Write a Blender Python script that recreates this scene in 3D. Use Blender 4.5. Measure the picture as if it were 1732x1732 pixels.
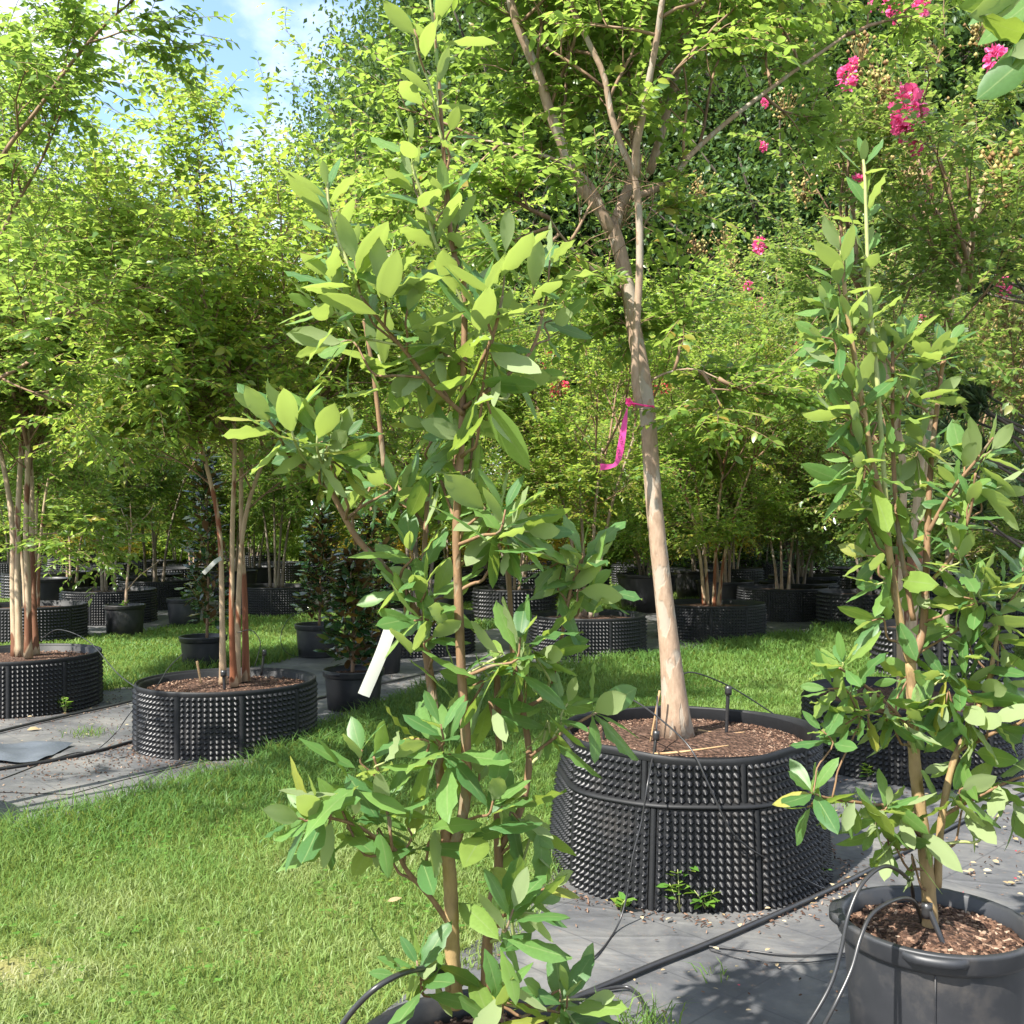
import bpy, math, random
import numpy as np
from mathutils import Vector, Matrix, noise
for o in list(bpy.data.objects): bpy.data.objects.remove(o)
S = bpy.context.scene; COL = S.collection
# ---------------------------------------------------------------- camera, sky, sun, exposure
CH = 1.5; HZ = 880.0; F = 1732.0
cd = bpy.data.cameras.new('camera'); cam = bpy.data.objects.new('camera', cd); COL.objects.link(cam)
cam.location = (0, 0, CH); cam.rotation_euler = (math.radians(90), 0, 0)
cd.sensor_width = 36; cd.lens = 36; cd.shift_y = (HZ-866)/F; cd.clip_start = .05; cd.clip_end = 900
S.camera = cam
SUN = Vector((-.60, -.60, 1.0)).normalized()
W = bpy.data.worlds.new('World'); S.world = W; W.use_nodes = True
nt = W.node_tree; nt.nodes.clear()
out = nt.nodes.new('ShaderNodeOutputWorld'); bg = nt.nodes.new('ShaderNodeBackground')
sky = nt.nodes.new('ShaderNodeTexSky'); sky.sky_type = 'NISHITA'; sky.sun_disc = False
sky.sun_elevation = math.asin(SUN.z); sky.sun_rotation = math.atan2(SUN.x, SUN.y) % (2*math.pi)
sky.air_density = 1.0; sky.dust_density = 1.0; sky.ozone_density = 2.2
tc = nt.nodes.new('ShaderNodeTexCoord'); cn = nt.nodes.new('ShaderNodeTexNoise')
cn.inputs['Scale'].default_value = 3.3; cn.inputs['Detail'].default_value = 9; cn.inputs['Roughness'].default_value = .55
mpw = nt.nodes.new('ShaderNodeMapping'); mpw.inputs['Location'].default_value = (.35, .2, .1); mpw.inputs['Scale'].default_value = (1, 1, 1.6)
cr = nt.nodes.new('ShaderNodeValToRGB'); cr.color_ramp.elements[0].position = .44; cr.color_ramp.elements[1].position = .62
mx = nt.nodes.new('ShaderNodeMixRGB'); mx.inputs[2].default_value = (4.6, 4.75, 5.0, 1)
nt.links.new(tc.outputs['Generated'], mpw.inputs[0]); nt.links.new(mpw.outputs[0], cn.inputs['Vector'])
nt.links.new(cn.outputs['Fac'], cr.inputs[0]); nt.links.new(cr.outputs[0], mx.inputs[0])
nt.links.new(sky.outputs[0], mx.inputs[1]); nt.links.new(mx.outputs[0], bg.inputs[0])
bg.inputs['Strength'].default_value = .135
nt.links.new(bg.outputs[0], out.inputs[0])
sl = bpy.data.lights.new('sun', 'SUN'); sl.energy = 5.0; sl.angle = math.radians(.55); sl.color = (1, .955, .87)
so = bpy.data.objects.new('sun', sl); COL.objects.link(so); so.rotation_euler = SUN.to_track_quat('Z', 'Y').to_euler(); so.location = (-6, -3, 14)
vs = S.view_settings; vs.view_transform = 'Standard'; vs.look = 'None'; vs.gamma = 1; vs.use_curve_mapping = False; vs.exposure = 1.62
S.render.engine = 'CYCLES'
S.cycles.transparent_max_bounces = 8; S.cycles.max_bounces = 8; S.cycles.diffuse_bounces = 4; S.cycles.transmission_bounces = 6

# ---------------------------------------------------------------- helpers
def P(x, y, Y): return Vector(((x-866)/F*Y, Y, CH-(y-HZ)/F*Y))
def G(x, y):
    Y = CH*F/(y-HZ); return Vector(((x-866)/F*Y, Y, 0))
def tagk(o, kind): o['kind'] = kind; return o
def wl(o):
    v = Vector((0, 0, 0))
    while o is not None: v += o.location; o = o.parent
    return v
def thing(name, label, cat, loc, group=None):
    o = bpy.data.objects.new(name, None); COL.objects.link(o); o.location = loc; o.empty_display_size = .1
    o['label'] = label; o['category'] = cat
    if group: o['group'] = group
    return o
def setl(o, label, cat, group=None):
    o['label'] = label; o['category'] = cat
    if group: o['group'] = group
    return o
def npmesh(name, V, Fc, mats, tint=None, rib=None, smooth=False, midx=None):
    """V (n,3) array, Fc list of face arrays (m,k)"""
    me = bpy.data.meshes.new(name)
    V = np.asarray(V, dtype=np.float32)
    me.vertices.add(len(V)); me.vertices.foreach_set('co', V.ravel())
    loops = np.concatenate([np.asarray(f, dtype=np.int32).ravel() for f in Fc])
    tot = np.concatenate([np.full(len(f), np.asarray(f).shape[1], dtype=np.int32) for f in Fc])
    st = np.concatenate([[0], np.cumsum(tot)[:-1]]).astype(np.int32)
    me.loops.add(len(loops)); me.loops.foreach_set('vertex_index', loops)
    me.polygons.add(len(tot)); me.polygons.foreach_set('loop_start', st); me.polygons.foreach_set('loop_total', tot)
    if smooth: me.polygons.foreach_set('use_smooth', np.ones(len(tot), dtype=bool))
    for m in (mats if isinstance(mats, (list, tuple)) else [mats]): me.materials.append(m)
    if midx is not None: me.polygons.foreach_set('material_index', np.asarray(midx, dtype=np.int32))
    me.update(calc_edges=True)
    if tint is not None:
        a = me.attributes.new('tint', 'FLOAT', 'POINT'); a.data.foreach_set('value', np.asarray(tint, dtype=np.float32))
    if rib is not None:
        a = me.attributes.new('rib', 'FLOAT', 'POINT'); a.data.foreach_set('value', np.asarray(rib, dtype=np.float32))
    return me
def mk(name, me, parent=None, loc=(0, 0, 0)):
    o = bpy.data.objects.new(name, me); COL.objects.link(o)
    if parent is not None: o.parent = parent
    o.location = loc
    return o
def spline(pts, n):
    p = np.array([tuple(q) for q in pts], float)
    if len(p) == 2: return np.linspace(p[0], p[1], n)
    q = np.vstack([2*p[0]-p[1], p, 2*p[-1]-p[-2]])
    u = np.linspace(0, len(p)-1-1e-9, n); i = u.astype(int); t = (u-i)[:, None]
    a, b, c, d = q[i], q[i+1], q[i+2], q[i+3]
    return .5*((2*b)+(c-a)*t+(2*a-5*b+4*c-d)*t**2+(3*b-a-3*c+d)*t**3)
def tubes(paths, radii, sides):
    """paths (N,K,3), radii (N,K) -> V, [quads, caps]"""
    P_ = np.asarray(paths, float); R_ = np.asarray(radii, float); N, K, _ = P_.shape
    T = np.gradient(P_, axis=1); T /= np.linalg.norm(T, axis=2, keepdims=True)+1e-9
    ref = np.where(np.abs(T[:, :1, 2:3]) < .9, np.array([[[0, 0, 1.]]]), np.array([[[1., 0, 0]]]))
    U = np.empty_like(T); u = ref[:, 0]
    for k in range(K):
        u = u-(u*T[:, k]).sum(1, keepdims=True)*T[:, k]; u = u/(np.linalg.norm(u, axis=1, keepdims=True)+1e-9); U[:, k] = u
    B = np.cross(T, U)
    a = np.arange(sides)*2*math.pi/sides
    V = P_[:, :, None, :]+R_[:, :, None, None]*(U[:, :, None, :]*np.cos(a)[None, None, :, None]+B[:, :, None, :]*np.sin(a)[None, None, :, None])
    V = V.reshape(-1, 3)
    n0 = (np.arange(N)*K*sides)[:, None, None]; k0 = (np.arange(K-1)*sides)[None, :, None]; s = np.arange(sides)[None, None, :]; s1 = (s+1) % sides
    q = np.stack([n0+k0+s, n0+k0+s1, n0+k0+sides+s1, n0+k0+sides+s], axis=-1).reshape(-1, 4)
    caps = np.concatenate([(np.arange(N)*K*sides)[:, None]+(K-1)*sides+np.arange(sides)[None, :], (np.arange(N)*K*sides)[:, None]+np.arange(sides)[None, ::-1]])
    return V, [q, caps]
def join(parts):
    Vs, Fs, o = [], [], 0
    for V, Fl in parts:
        Vs.append(V)
        for f in Fl: Fs.append(np.asarray(f)+o)
        o += len(V)
    return np.vstack(Vs), Fs
def tube_obj(name, pts, r, mat, parent=None, sides=8, n=40, r1=None, label=None, cat=None, group=None, raw=False):
    p = np.array([tuple(q) for q in pts]) if raw else spline(pts, n)
    rr = np.linspace(r, r if r1 is None else r1, len(p))
    c = np.array(wl(parent)) if parent is not None else p[0].copy()
    V, Fl = tubes([p-c], [rr], sides)
    o = mk(name, npmesh(name, V, Fl, mat, smooth=True), parent, (0, 0, 0) if parent is not None else tuple(c))
    if label: setl(o, label, cat, group)
    return o
def lathe(prof, seg, cx=0, cy=0, wob=0, seed=0):
    prof = np.asarray(prof, float); a = np.arange(seg)*2*math.pi/seg
    w = 1+wob*(np.sin(2*a+seed)+.6*np.sin(3*a+2*seed))
    V = np.stack([cx+prof[:, None, 0]*np.cos(a)*w, cy+prof[:, None, 0]*np.sin(a)*w, np.repeat(prof[:, 1:2], seg, 1)], -1).reshape(-1, 3)
    k = (np.arange(len(prof)-1)*seg)[:, None]; s = np.arange(seg)[None]; s1 = (s+1) % seg
    return V, [np.stack([k+s, k+s1, k+seg+s1, k+seg+s], -1).reshape(-1, 4)]

# ---------------------------------------------------------------- materials
def newmat(name):
    m = bpy.data.materials.new(name); m.use_nodes = True; t = m.node_tree; t.nodes.clear()
    o = t.nodes.new('ShaderNodeOutputMaterial'); return m, t, o
def N(t, typ, **kw):
    n = t.nodes.new(typ)
    for k, v in kw.items():
        if k in n.inputs: n.inputs[k].default_value = v
        else: setattr(n, k, v)
    return n
def ramp(t, stops):
    r = t.nodes.new('ShaderNodeValToRGB'); e = r.color_ramp.elements
    while len(e) < len(stops): e.new(.5)
    for i, (p, c) in enumerate(stops): e[i].position = p; e[i].color = (*c, 1)
    return r
def leafmat(name, stops, trans, tf=.4, rough=.42, back=None, rib=None, spec=.5, coat=0):
    m, t, o = newmat(name); L = t.links
    at = N(t, 'ShaderNodeAttribute', attribute_name='tint'); oi = N(t, 'ShaderNodeObjectInfo')
    ad = N(t, 'ShaderNodeMath', operation='ADD'); fr = N(t, 'ShaderNodeMath', operation='FRACT')
    L.new(at.outputs['Fac'], ad.inputs[0]); L.new(oi.outputs['Random'], ad.inputs[1]); L.new(ad.outputs[0], fr.inputs[0])
    r = ramp(t, stops); L.new(fr.outputs[0], r.inputs[0]); col = r.outputs[0]
    ge = N(t, 'ShaderNodeNewGeometry')
    if rib:
        ra = N(t, 'ShaderNodeAttribute', attribute_name='rib'); rr = ramp(t, [(.86, (0, 0, 0)), (.99, (.75, .75, .75))]); L.new(ra.outputs['Fac'], rr.inputs[0])
        mr = N(t, 'ShaderNodeMixRGB'); mr.inputs[2].default_value = (*rib, 1); L.new(rr.outputs[0], mr.inputs[0]); L.new(col, mr.inputs[1]); col = mr.outputs[0]
        nz = N(t, 'ShaderNodeTexNoise', Scale=22., Detail=3.); tco = N(t, 'ShaderNodeTexCoord'); L.new(tco.outputs['Object'], nz.inputs['Vector'])
        hs = N(t, 'ShaderNodeHueSaturation'); mrg = N(t, 'ShaderNodeMapRange'); mrg.inputs[3].default_value = .75; mrg.inputs[4].default_value = 1.25
        L.new(nz.outputs['Fac'], mrg.inputs[0]); L.new(mrg.outputs[0], hs.inputs['Value']); L.new(col, hs.inputs['Color']); col = hs.outputs[0]
    if back:
        mb = N(t, 'ShaderNodeMixRGB'); mb.inputs[2].default_value = (*back, 1); L.new(ge.outputs['Backfacing'], mb.inputs[0]); L.new(col, mb.inputs[1]); col = mb.outputs[0]
    b = N(t, 'ShaderNodeBsdfPrincipled'); L.new(col, b.inputs['Base Color'])
    b.inputs['Specular IOR Level'].default_value = spec
    rg = N(t, 'ShaderNodeMapRange'); rg.inputs[3].default_value = rough; rg.inputs[4].default_value = min(1, rough+.32)
    L.new(ge.outputs['Backfacing'], rg.inputs[0]); L.new(rg.outputs[0], b.inputs['Roughness'])
    tr = N(t, 'ShaderNodeBsdfTranslucent'); tr.inputs[0].default_value = (*trans, 1)
    hh = N(t, 'ShaderNodeMixRGB', blend_type='MIX'); hh.inputs[0].default_value = .35; hh.inputs[1].default_value = (*trans, 1); L.new(col, hh.inputs[2]); L.new(hh.outputs[0], tr.inputs[0])
    ms = N(t, 'ShaderNodeMixShader'); ms.inputs[0].default_value = tf
    L.new(b.outputs[0], ms.inputs[1]); L.new(tr.outputs[0], ms.inputs[2]); L.new(ms.outputs[0], o.inputs[0])
    return m
def surf(name, stops, scale=8., detail=6., rough=.8, bump=.3, bscale=None, spec=.4, stretch=(1, 1, 1), voro=False, coat=0, dist=.02):
    m, t, o = newmat(name); L = t.links
    tco = N(t, 'ShaderNodeTexCoord'); mp = N(t, 'ShaderNodeMapping'); mp.inputs['Scale'].default_value = stretch; L.new(tco.outputs['Object'], mp.inputs[0])
    nz = N(t, 'ShaderNodeTexNoise', Scale=scale, Detail=detail, Roughness=.62); L.new(mp.outputs[0], nz.inputs['Vector'])
    r = ramp(t, stops); L.new(nz.outputs['Fac'], r.inputs[0])
    b = N(t, 'ShaderNodeBsdfPrincipled', Roughness=rough); b.inputs['Specular IOR Level'].default_value = spec; L.new(r.outputs[0], b.inputs['Base Color'])
    if bump:
        n2 = N(t, 'ShaderNodeTexVoronoi' if voro else 'ShaderNodeTexNoise', Scale=bscale or scale*3); L.new(mp.outputs[0], n2.inputs['Vector'])
        bp = N(t, 'ShaderNodeBump', Strength=bump, Distance=dist); L.new(n2.outputs[0], bp.inputs['Height']); L.new(bp.outputs[0], b.inputs['Normal'])
    L.new(b.outputs[0], o.inputs[0]); return m
MYR = [(0, (.046, .105, .022)), (.35, (.080, .160, .028)), (.7, (.128, .205, .034)), (.92, (.19, .225, .035)), (1, (.27, .17, .035))]
M = {}
M['leaf_green'] = leafmat('myrtle_leaf_green', MYR, (.44, .62, .10), .50, .34)
M['leaf_yellowgreen'] = leafmat('myrtle_leaf_yellow_green', [(0, (.056, .124, .022)), (.4, (.100, .195, .028)), (.75, (.165, .245, .034)), (1, (.26, .22, .035))], (.50, .68, .10), .52, .38)
M['leaf_dark'] = leafmat('myrtle_leaf_dark', [(0, (.032, .080, .014)), (.5, (.065, .135, .018)), (.9, (.11, .18, .02)), (1, (.16, .19, .02))], (.36, .54, .08), .46, .36)
M['leaf_gloss'] = leafmat('myrtle_leaf_glossy', [(0, (.040, .088, .020)), (.5, (.080, .150, .028)), (.85, (.14, .20, .04)), (1, (.26, .22, .06))], (.40, .56, .10), .45, .32, spec=.75)
M['leaf_yellow'] = leafmat('shrub_leaf_yellow', [(0, (.16, .17, .012)), (.5, (.28, .24, .014)), (1, (.36, .19, .02))], (.75, .6, .03), .45, .45)
M['leaf_forest'] = leafmat('forest_leaf', [(0, (.025, .06, .016)), (.5, (.045, .10, .024)), (1, (.085, .14, .03))], (.16, .26, .04), .33, .45)
M['needle'] = leafmat('pine_needle', [(0, (.03, .07, .03)), (.5, (.055, .105, .04)), (1, (.10, .15, .05))], (.16, .24, .06), .3, .45)
M['cedar'] = leafmat('cedar_needle', [(0, (.014, .038, .014)), (.5, (.026, .06, .02)), (1, (.05, .09, .026))], (.08, .14, .03), .25, .5)
M['sweetbay'] = leafmat('sweetbay_leaf', [(0, (.044, .116, .038)), (.40, (.074, .162, .046)), (.75, (.120, .212, .050)), (.95, (.17, .24, .05)), (1, (.26, .24, .045))], (.50, .65, .08), .38, .44, back=(.21, .265, .125), rib=(.19, .25, .10), spec=.38)
M['gem'] = leafmat('southern_magnolia_leaf', [(0, (.013, .042, .014)), (.55, (.028, .070, .020)), (.84, (.055, .085, .022)), (.93, (.14, .19, .02)), (1, (.22, .12, .02))], (.10, .12, .02), .15, .18, back=(.12, .052, .018), rib=(.06, .10, .03), spec=.7)
M['weed'] = leafmat('weed_leaf', [(0, (.05, .13, .02)), (.6, (.09, .2, .03)), (1, (.16, .24, .03))], (.3, .45, .04), .35, .4)
M['grass'] = leafmat('grass_blade', [(0, (.046, .112, .022)), (.3, (.082, .165, .030)), (.55, (.138, .212, .052)), (.8, (.215, .255, .10)), (1, (.34, .32, .19))], (.46, .54, .12), .36, .5, spec=.3)
def dusty(m, col, lo, hi, sc):
    t = m.node_tree; b = next(n for n in t.nodes if n.type == 'BSDF_PRINCIPLED'); src = b.inputs['Base Color'].links[0].from_socket
    tco = N(t, 'ShaderNodeTexCoord'); n = N(t, 'ShaderNodeTexNoise', Scale=sc, Detail=8., Roughness=.7); t.links.new(tco.outputs['Object'], n.inputs['Vector'])
    r = ramp(t, [(lo, (0, 0, 0)), (hi, (1, 1, 1))]); t.links.new(n.outputs['Fac'], r.inputs[0])
    mxx = N(t, 'ShaderNodeMixRGB'); mxx.inputs[2].default_value = (*col, 1); t.links.new(r.outputs[0], mxx.inputs[0]); t.links.new(src, mxx.inputs[1]); t.links.new(mxx.outputs[0], b.inputs['Base Color'])
    rg = N(t, 'ShaderNodeMapRange'); rg.inputs[3].default_value = b.inputs['Roughness'].default_value; rg.inputs[4].default_value = .85; t.links.new(r.outputs[0], rg.inputs[0]); t.links.new(rg.outputs[0], b.inputs['Roughness'])
def barkmat(name, a, b_, patch, amt, sc=7., stretch=(1, 1, .28), soft=.015):
    m, t, o = newmat(name); L = t.links
    tco = N(t, 'ShaderNodeTexCoord'); mp = N(t, 'ShaderNodeMapping'); mp.inputs['Scale'].default_value = stretch; L.new(tco.outputs['Object'], mp.inputs[0])
    n1 = N(t, 'ShaderNodeTexNoise', Scale=sc*3.2, Detail=6., Roughness=.6); L.new(mp.outputs[0], n1.inputs['Vector'])
    r1 = ramp(t, [(.32, a), (.68, b_)]); L.new(n1.outputs['Fac'], r1.inputs[0])
    n2 = N(t, 'ShaderNodeTexNoise', Scale=sc, Detail=3., Distortion=.4); L.new(mp.outputs[0], n2.inputs['Vector'])
    r2 = ramp(t, [(1-amt-soft, (0, 0, 0)), (1-amt+soft, (1, 1, 1))]); L.new(n2.outputs['Fac'], r2.inputs[0])
    mx_ = N(t, 'ShaderNodeMixRGB'); mx_.inputs[2].default_value = (*patch, 1); L.new(r2.outputs[0], mx_.inputs[0]); L.new(r1.outputs[0], mx_.inputs[1])
    b = N(t, 'ShaderNodeBsdfPrincipled', Roughness=.72); b.inputs['Specular IOR Level'].default_value = .3; L.new(mx_.outputs[0], b.inputs['Base Color'])
    ad = N(t, 'ShaderNodeMath', operation='SUBTRACT'); L.new(n1.outputs['Fac'], ad.inputs[0]); L.new(r2.outputs[0], ad.inputs[1])
    bp = N(t, 'ShaderNodeBump', Strength=.5, Distance=.004); L.new(ad.outputs[0], bp.inputs['Height']); L.new(bp.outputs[0], b.inputs['Normal'])
    L.new(b.outputs[0], o.inputs[0]); return m
M['bark_pale'] = barkmat('myrtle_bark_tan', (.20, .135, .09), (.30, .215, .15), (.27, .225, .175), .44, 17, (1, 1, .35), .022)
M['bark_rust'] = barkmat('myrtle_bark_peeling', (.27, .18, .105), (.40, .29, .185), (.16, .055, .024), .46, 7)
M['bark_cream'] = barkmat('myrtle_bark_cream', (.25, .18, .11), (.38, .295, .195), (.13, .055, .028), .44, 7)
M['bark_branch'] = barkmat('myrtle_bark_branch', (.15, .092, .055), (.24, .155, .092), (.10, .058, .034), .4, 8)
M['bark_grey'] = barkmat('myrtle_bark_grey', (.11, .085, .062), (.19, .155, .115), (.22, .19, .145), .4, 6)
M['bark_bay'] = barkmat('sweetbay_bark', (.13, .075, .04), (.21, .125, .065), (.17, .13, .08), .4, 22)
M['bark_bay_tan'] = barkmat('sweetbay_bark_tan', (.21, .14, .065), (.29, .20, .095), (.17, .11, .055), .38, 18)
M['bark_pine'] = barkmat('pine_bark', (.07, .055, .045), (.14, .11, .09), (.04, .03, .026), .42, 2)
M['twig_green'] = surf('green_shoot', [(.3, (.20, .22, .07)), (.7, (.30, .32, .13))], 20, rough=.55, bump=0)
M['plastic'] = surf('black_moulded_plastic', [(.35, (.0045, .0048, .006)), (.7, (.009, .0095, .011))], 5, rough=.42, bump=.15, bscale=40, spec=.38, dist=.002)
M['plastic_soft'] = surf('black_pot_plastic', [(.3, (.007, .0075, .009)), (.7, (.016, .0165, .019))], 4, rough=.45, bump=.08, bscale=60, spec=.5, dist=.002)
M['plastic_grey'] = surf('charcoal_pot_plastic', [(.3, (.015, .016, .019)), (.7, (.032, .033, .037))], 3, rough=.48, bump=.06, bscale=70, spec=.5, dist=.002)
M['pipe'] = surf('black_pipe', [(.3, (.012, .012, .014)), (.7, (.028, .027, .027))], 9, rough=.35, bump=.05, spec=.55, dist=.001)
M['rim'] = surf('black_rim_plastic', [(.35, (.005, .0053, .006)), (.7, (.010, .0105, .012))], 5, rough=.58, bump=.25, bscale=30, spec=.35, dist=.004)
M['mulch'] = surf('bark_mulch', [(.30, (.022, .014, .010)), (.52, (.075, .043, .030)), (.74, (.17, .108, .080))], 34, 8, rough=.95, bump=1, bscale=55, voro=True, spec=.15, dist=.02)
M['chip'] = leafmat('bark_chip', [(0, (.018, .010, .007)), (.4, (.055, .029, .019)), (.75, (.125, .070, .045)), (.93, (.20, .13, .09)), (1, (.30, .22, .16))], (.05, .03, .02), .02, .85, spec=.2)
M['flower'] = leafmat('flower_petal', [(0, (.62, .05, .19)), (.5, (.78, .10, .30)), (1, (.85, .26, .50))], (.9, .16, .4), .4, .6, spec=.2)
M['flower_red'] = leafmat('flower_petal_red', [(0, (.40, .02, .05)), (1, (.62, .07, .11))], (.7, .06, .1), .35, .6, spec=.2)
M['seed'] = leafmat('seed_capsule', [(0, (.16, .085, .035)), (.5, (.30, .21, .07)), (1, (.36, .34, .12))], (.3, .25, .08), .15, .6, spec=.3)
M['ribbon'] = leafmat('pink_ribbon', [(0, (.86, .07, .36)), (1, (.88, .09, .40))], (.95, .16, .50), .55, .4)
M['tag'] = leafmat('white_tag', [(0, (.46, .455, .42)), (1, (.52, .51, .475))], (.5, .48, .42), .2, .45)
M['ink'] = surf('dark_ink', [(.4, (.06, .01, .03)), (.6, (.08, .01, .04))], 5, bump=0)
M['wood'] = surf('split_cane', [(.3, (.22, .13, .06)), (.7, (.40, .27, .14))], 12, rough=.8, bump=.3, stretch=(1, 1, .15))
M['dry'] = leafmat('dry_leaf', [(0, (.28, .20, .10)), (1, (.48, .40, .26))], (.4, .3, .15), .2, .7)
dusty(M['plastic'], (.030, .026, .022), .52, .80, 2.2); dusty(M['plastic_soft'], (.05, .043, .036), .5, .85, 5); dusty(M['plastic_grey'], (.07, .06, .05), .5, .88, 6)
# woven weed mat: grey, dusty, with creases
def matmat():
    m, t, o = newmat('woven_weed_mat'); L = t.links
    tco = N(t, 'ShaderNodeTexCoord')
    n1 = N(t, 'ShaderNodeTexNoise', Scale=2.3, Detail=10., Roughness=.68, Distortion=.5); L.new(tco.outputs['Object'], n1.inputs['Vector'])
    r1 = ramp(t, [(.30, (.036, .037, .040)), (.46, (.072, .073, .076)), (.58, (.105, .104, .101)), (.74, (.17, .16, .147))]); L.new(n1.outputs['Fac'], r1.inputs[0])
    n2 = N(t, 'ShaderNodeTexNoise', Scale=38., Detail=4., Roughness=.7); L.new(tco.outputs['Object'], n2.inputs['Vector'])
    r2 = ramp(t, [(.60, (0, 0, 0)), (.72, (1, 1, 1))]); L.new(n2.outputs['Fac'], r2.inputs[0])
    mx1 = N(t, 'ShaderNodeMixRGB'); mx1.inputs[2].default_value = (.14, .10, .075, 1)
    ml = N(t, 'ShaderNodeMath', operation='MULTIPLY'); ml.inputs[1].default_value = .85; L.new(r2.outputs[0], ml.inputs[0]); L.new(ml.outputs[0], mx1.inputs[0]); L.new(r1.outputs[0], mx1.inputs[1])
    mp = N(t, 'ShaderNodeMapping'); mp.inputs['Rotation'].default_value = (0, 0, math.radians(-41)); mp.inputs['Scale'].default_value = (.7, 1.1, 1); L.new(tco.outputs['Object'], mp.inputs[0])
    n3 = N(t, 'ShaderNodeTexNoise', Scale=2.4, Detail=4., Distortion=.8); L.new(mp.outputs[0], n3.inputs['Vector'])
    wv = N(t, 'ShaderNodeTexWave', Scale=130.); L.new(mp.outputs[0], wv.inputs['Vector'])
    b = N(t, 'ShaderNodeBsdfPrincipled', Roughness=.62); b.inputs['Specular IOR Level'].default_value = .45
    mp5 = N(t, 'ShaderNodeMapping'); mp5.inputs['Rotation'].default_value = (0, 0, math.radians(-44)); L.new(tco.outputs['Object'], mp5.inputs[0])
    sx = N(t, 'ShaderNodeSeparateXYZ'); L.new(mp5.outputs[0], sx.inputs[0]); lines = None
    for ax, fq in ((0, 3.3), (1, 1.1)):
        m1 = N(t, 'ShaderNodeMath', operation='MULTIPLY'); m1.inputs[1].default_value = fq; L.new(sx.outputs[ax], m1.inputs[0])
        f1 = N(t, 'ShaderNodeMath', operation='FRACT'); L.new(m1.outputs[0], f1.inputs[0]); c1 = N(t, 'ShaderNodeMath', operation='LESS_THAN'); c1.inputs[1].default_value = .022 if ax == 0 else .008; L.new(f1.outputs[0], c1.inputs[0])
        if lines is None: lines = c1
        else:
            a1 = N(t, 'ShaderNodeMath', operation='MAXIMUM'); L.new(lines.outputs[0], a1.inputs[0]); L.new(c1.outputs[0], a1.inputs[1]); lines = a1
    ml2 = N(t, 'ShaderNodeMath', operation='MULTIPLY'); ml2.inputs[1].default_value = .5; L.new(lines.outputs[0], ml2.inputs[0])
    mx2 = N(t, 'ShaderNodeMixRGB'); mx2.inputs[2].default_value = (.03, .031, .034, 1); L.new(ml2.outputs[0], mx2.inputs[0]); L.new(mx1.outputs[0], mx2.inputs[1]); L.new(mx2.outputs[0], b.inputs['Base Color'])
    mp4 = N(t, 'ShaderNodeMapping'); mp4.inputs['Rotation'].default_value = (0, 0, math.radians(-50)); mp4.inputs['Scale'].default_value = (.55, .9, 1); L.new(tco.outputs['Object'], mp4.inputs[0])
    n4 = N(t, 'ShaderNodeTexNoise', Scale=2.2, Detail=2., Distortion=.6); L.new(mp4.outputs[0], n4.inputs['Vector'])
    s4 = N(t, 'ShaderNodeMath', operation='SUBTRACT'); s4.inputs[1].default_value = .5; L.new(n4.outputs['Fac'], s4.inputs[0]); a4 = N(t, 'ShaderNodeMath', operation='ABSOLUTE'); L.new(s4.outputs[0], a4.inputs[0])
    r4 = ramp(t, [(0, (1, 1, 1)), (.035, (0, 0, 0))]); L.new(a4.outputs[0], r4.inputs[0])
    w4 = N(t, 'ShaderNodeMath', operation='MULTIPLY_ADD'); w4.inputs[1].default_value = .15; L.new(r4.outputs[0], w4.inputs[0]); L.new(n3.outputs['Fac'], w4.inputs[2])
    bp = N(t, 'ShaderNodeBump', Strength=.6, Distance=.05); L.new(w4.outputs[0], bp.inputs['Height'])
    bp2 = N(t, 'ShaderNodeBump', Strength=.25, Distance=.003); L.new(n2.outputs['Fac'], bp2.inputs['Height']); L.new(bp.outputs[0], bp2.inputs['Normal']); L.new(bp2.outputs[0], b.inputs['Normal'])
    L.new(b.outputs[0], o.inputs[0]); return m
M['mat'] = matmat()
M['ground'] = surf('turf_soil', [(.3, (.055, .085, .02)), (.5, (.10, .13, .03)), (.7, (.17, .16, .06))], 2.5, 9, rough=.95, bump=.6, bscale=90, spec=.1)

# ---------------------------------------------------------------- ground
def sheet(name, poly, z, mat, res=.25):
    """polygon sheet, gently uneven edge"""
    import bmesh
    bm = bmesh.new(); pts = []
    n = len(poly)
    for i in range(n):
        a = Vector(poly[i]); b = Vector(poly[(i+1) % n]); d = (b-a).length; k = max(1, int(d/.3))
        for j in range(k):
            p = a.lerp(b, j/k); q = noise.noise_vector(Vector((p.x*1.1, p.y*1.1, z*50)))*.10
            pts.append((p.x+q.x, p.y+q.y))
    vs_ = [bm.verts.new((x, y, z)) for x, y in pts]; bm.faces.new(vs_)
    bmesh.ops.triangulate(bm, faces=bm.faces[:])
    me = bpy.data.meshes.new(name); bm.to_mesh(me); bm.free(); me.materials.append(mat)
    if me.polygons[0].normal.z < 0: me.flip_normals()
    return tagk(mk(name, me), 'structure'), pts
gv = np.array([[-400, -60, 0], [400, -60, 0], [400, 700, 0], [-400, 700, 0]], float)
tagk(mk('ground', npmesh('ground', gv, [np.array([[0, 1, 2, 3]])], M['ground'])), 'structure')
E1 = [(-4.9, .8), (-2.40, 4.85), (-1.60, 6.0), (-1.22, 7.45), (-.66, 9.1), (.68, 10.35), (3.1, 12.6), (5.4, 15.2), (9, 19.5)]
E2 = [(-9, 5.4), (-5.2, 8.9), (-3.55, 9.0), (-2.62, 10.7), (-2.0, 12.2), (-.2, 14.2), (2.2, 16.8), (5, 20.5)]
E3 = [(-1.35, 1.0), (-.47, 3.0), (.05, 4.0), (.35, 5.0), (1.5, 5.75), (2.1, 7.0), (3.6, 8.9), (7, 12.5)]
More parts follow.
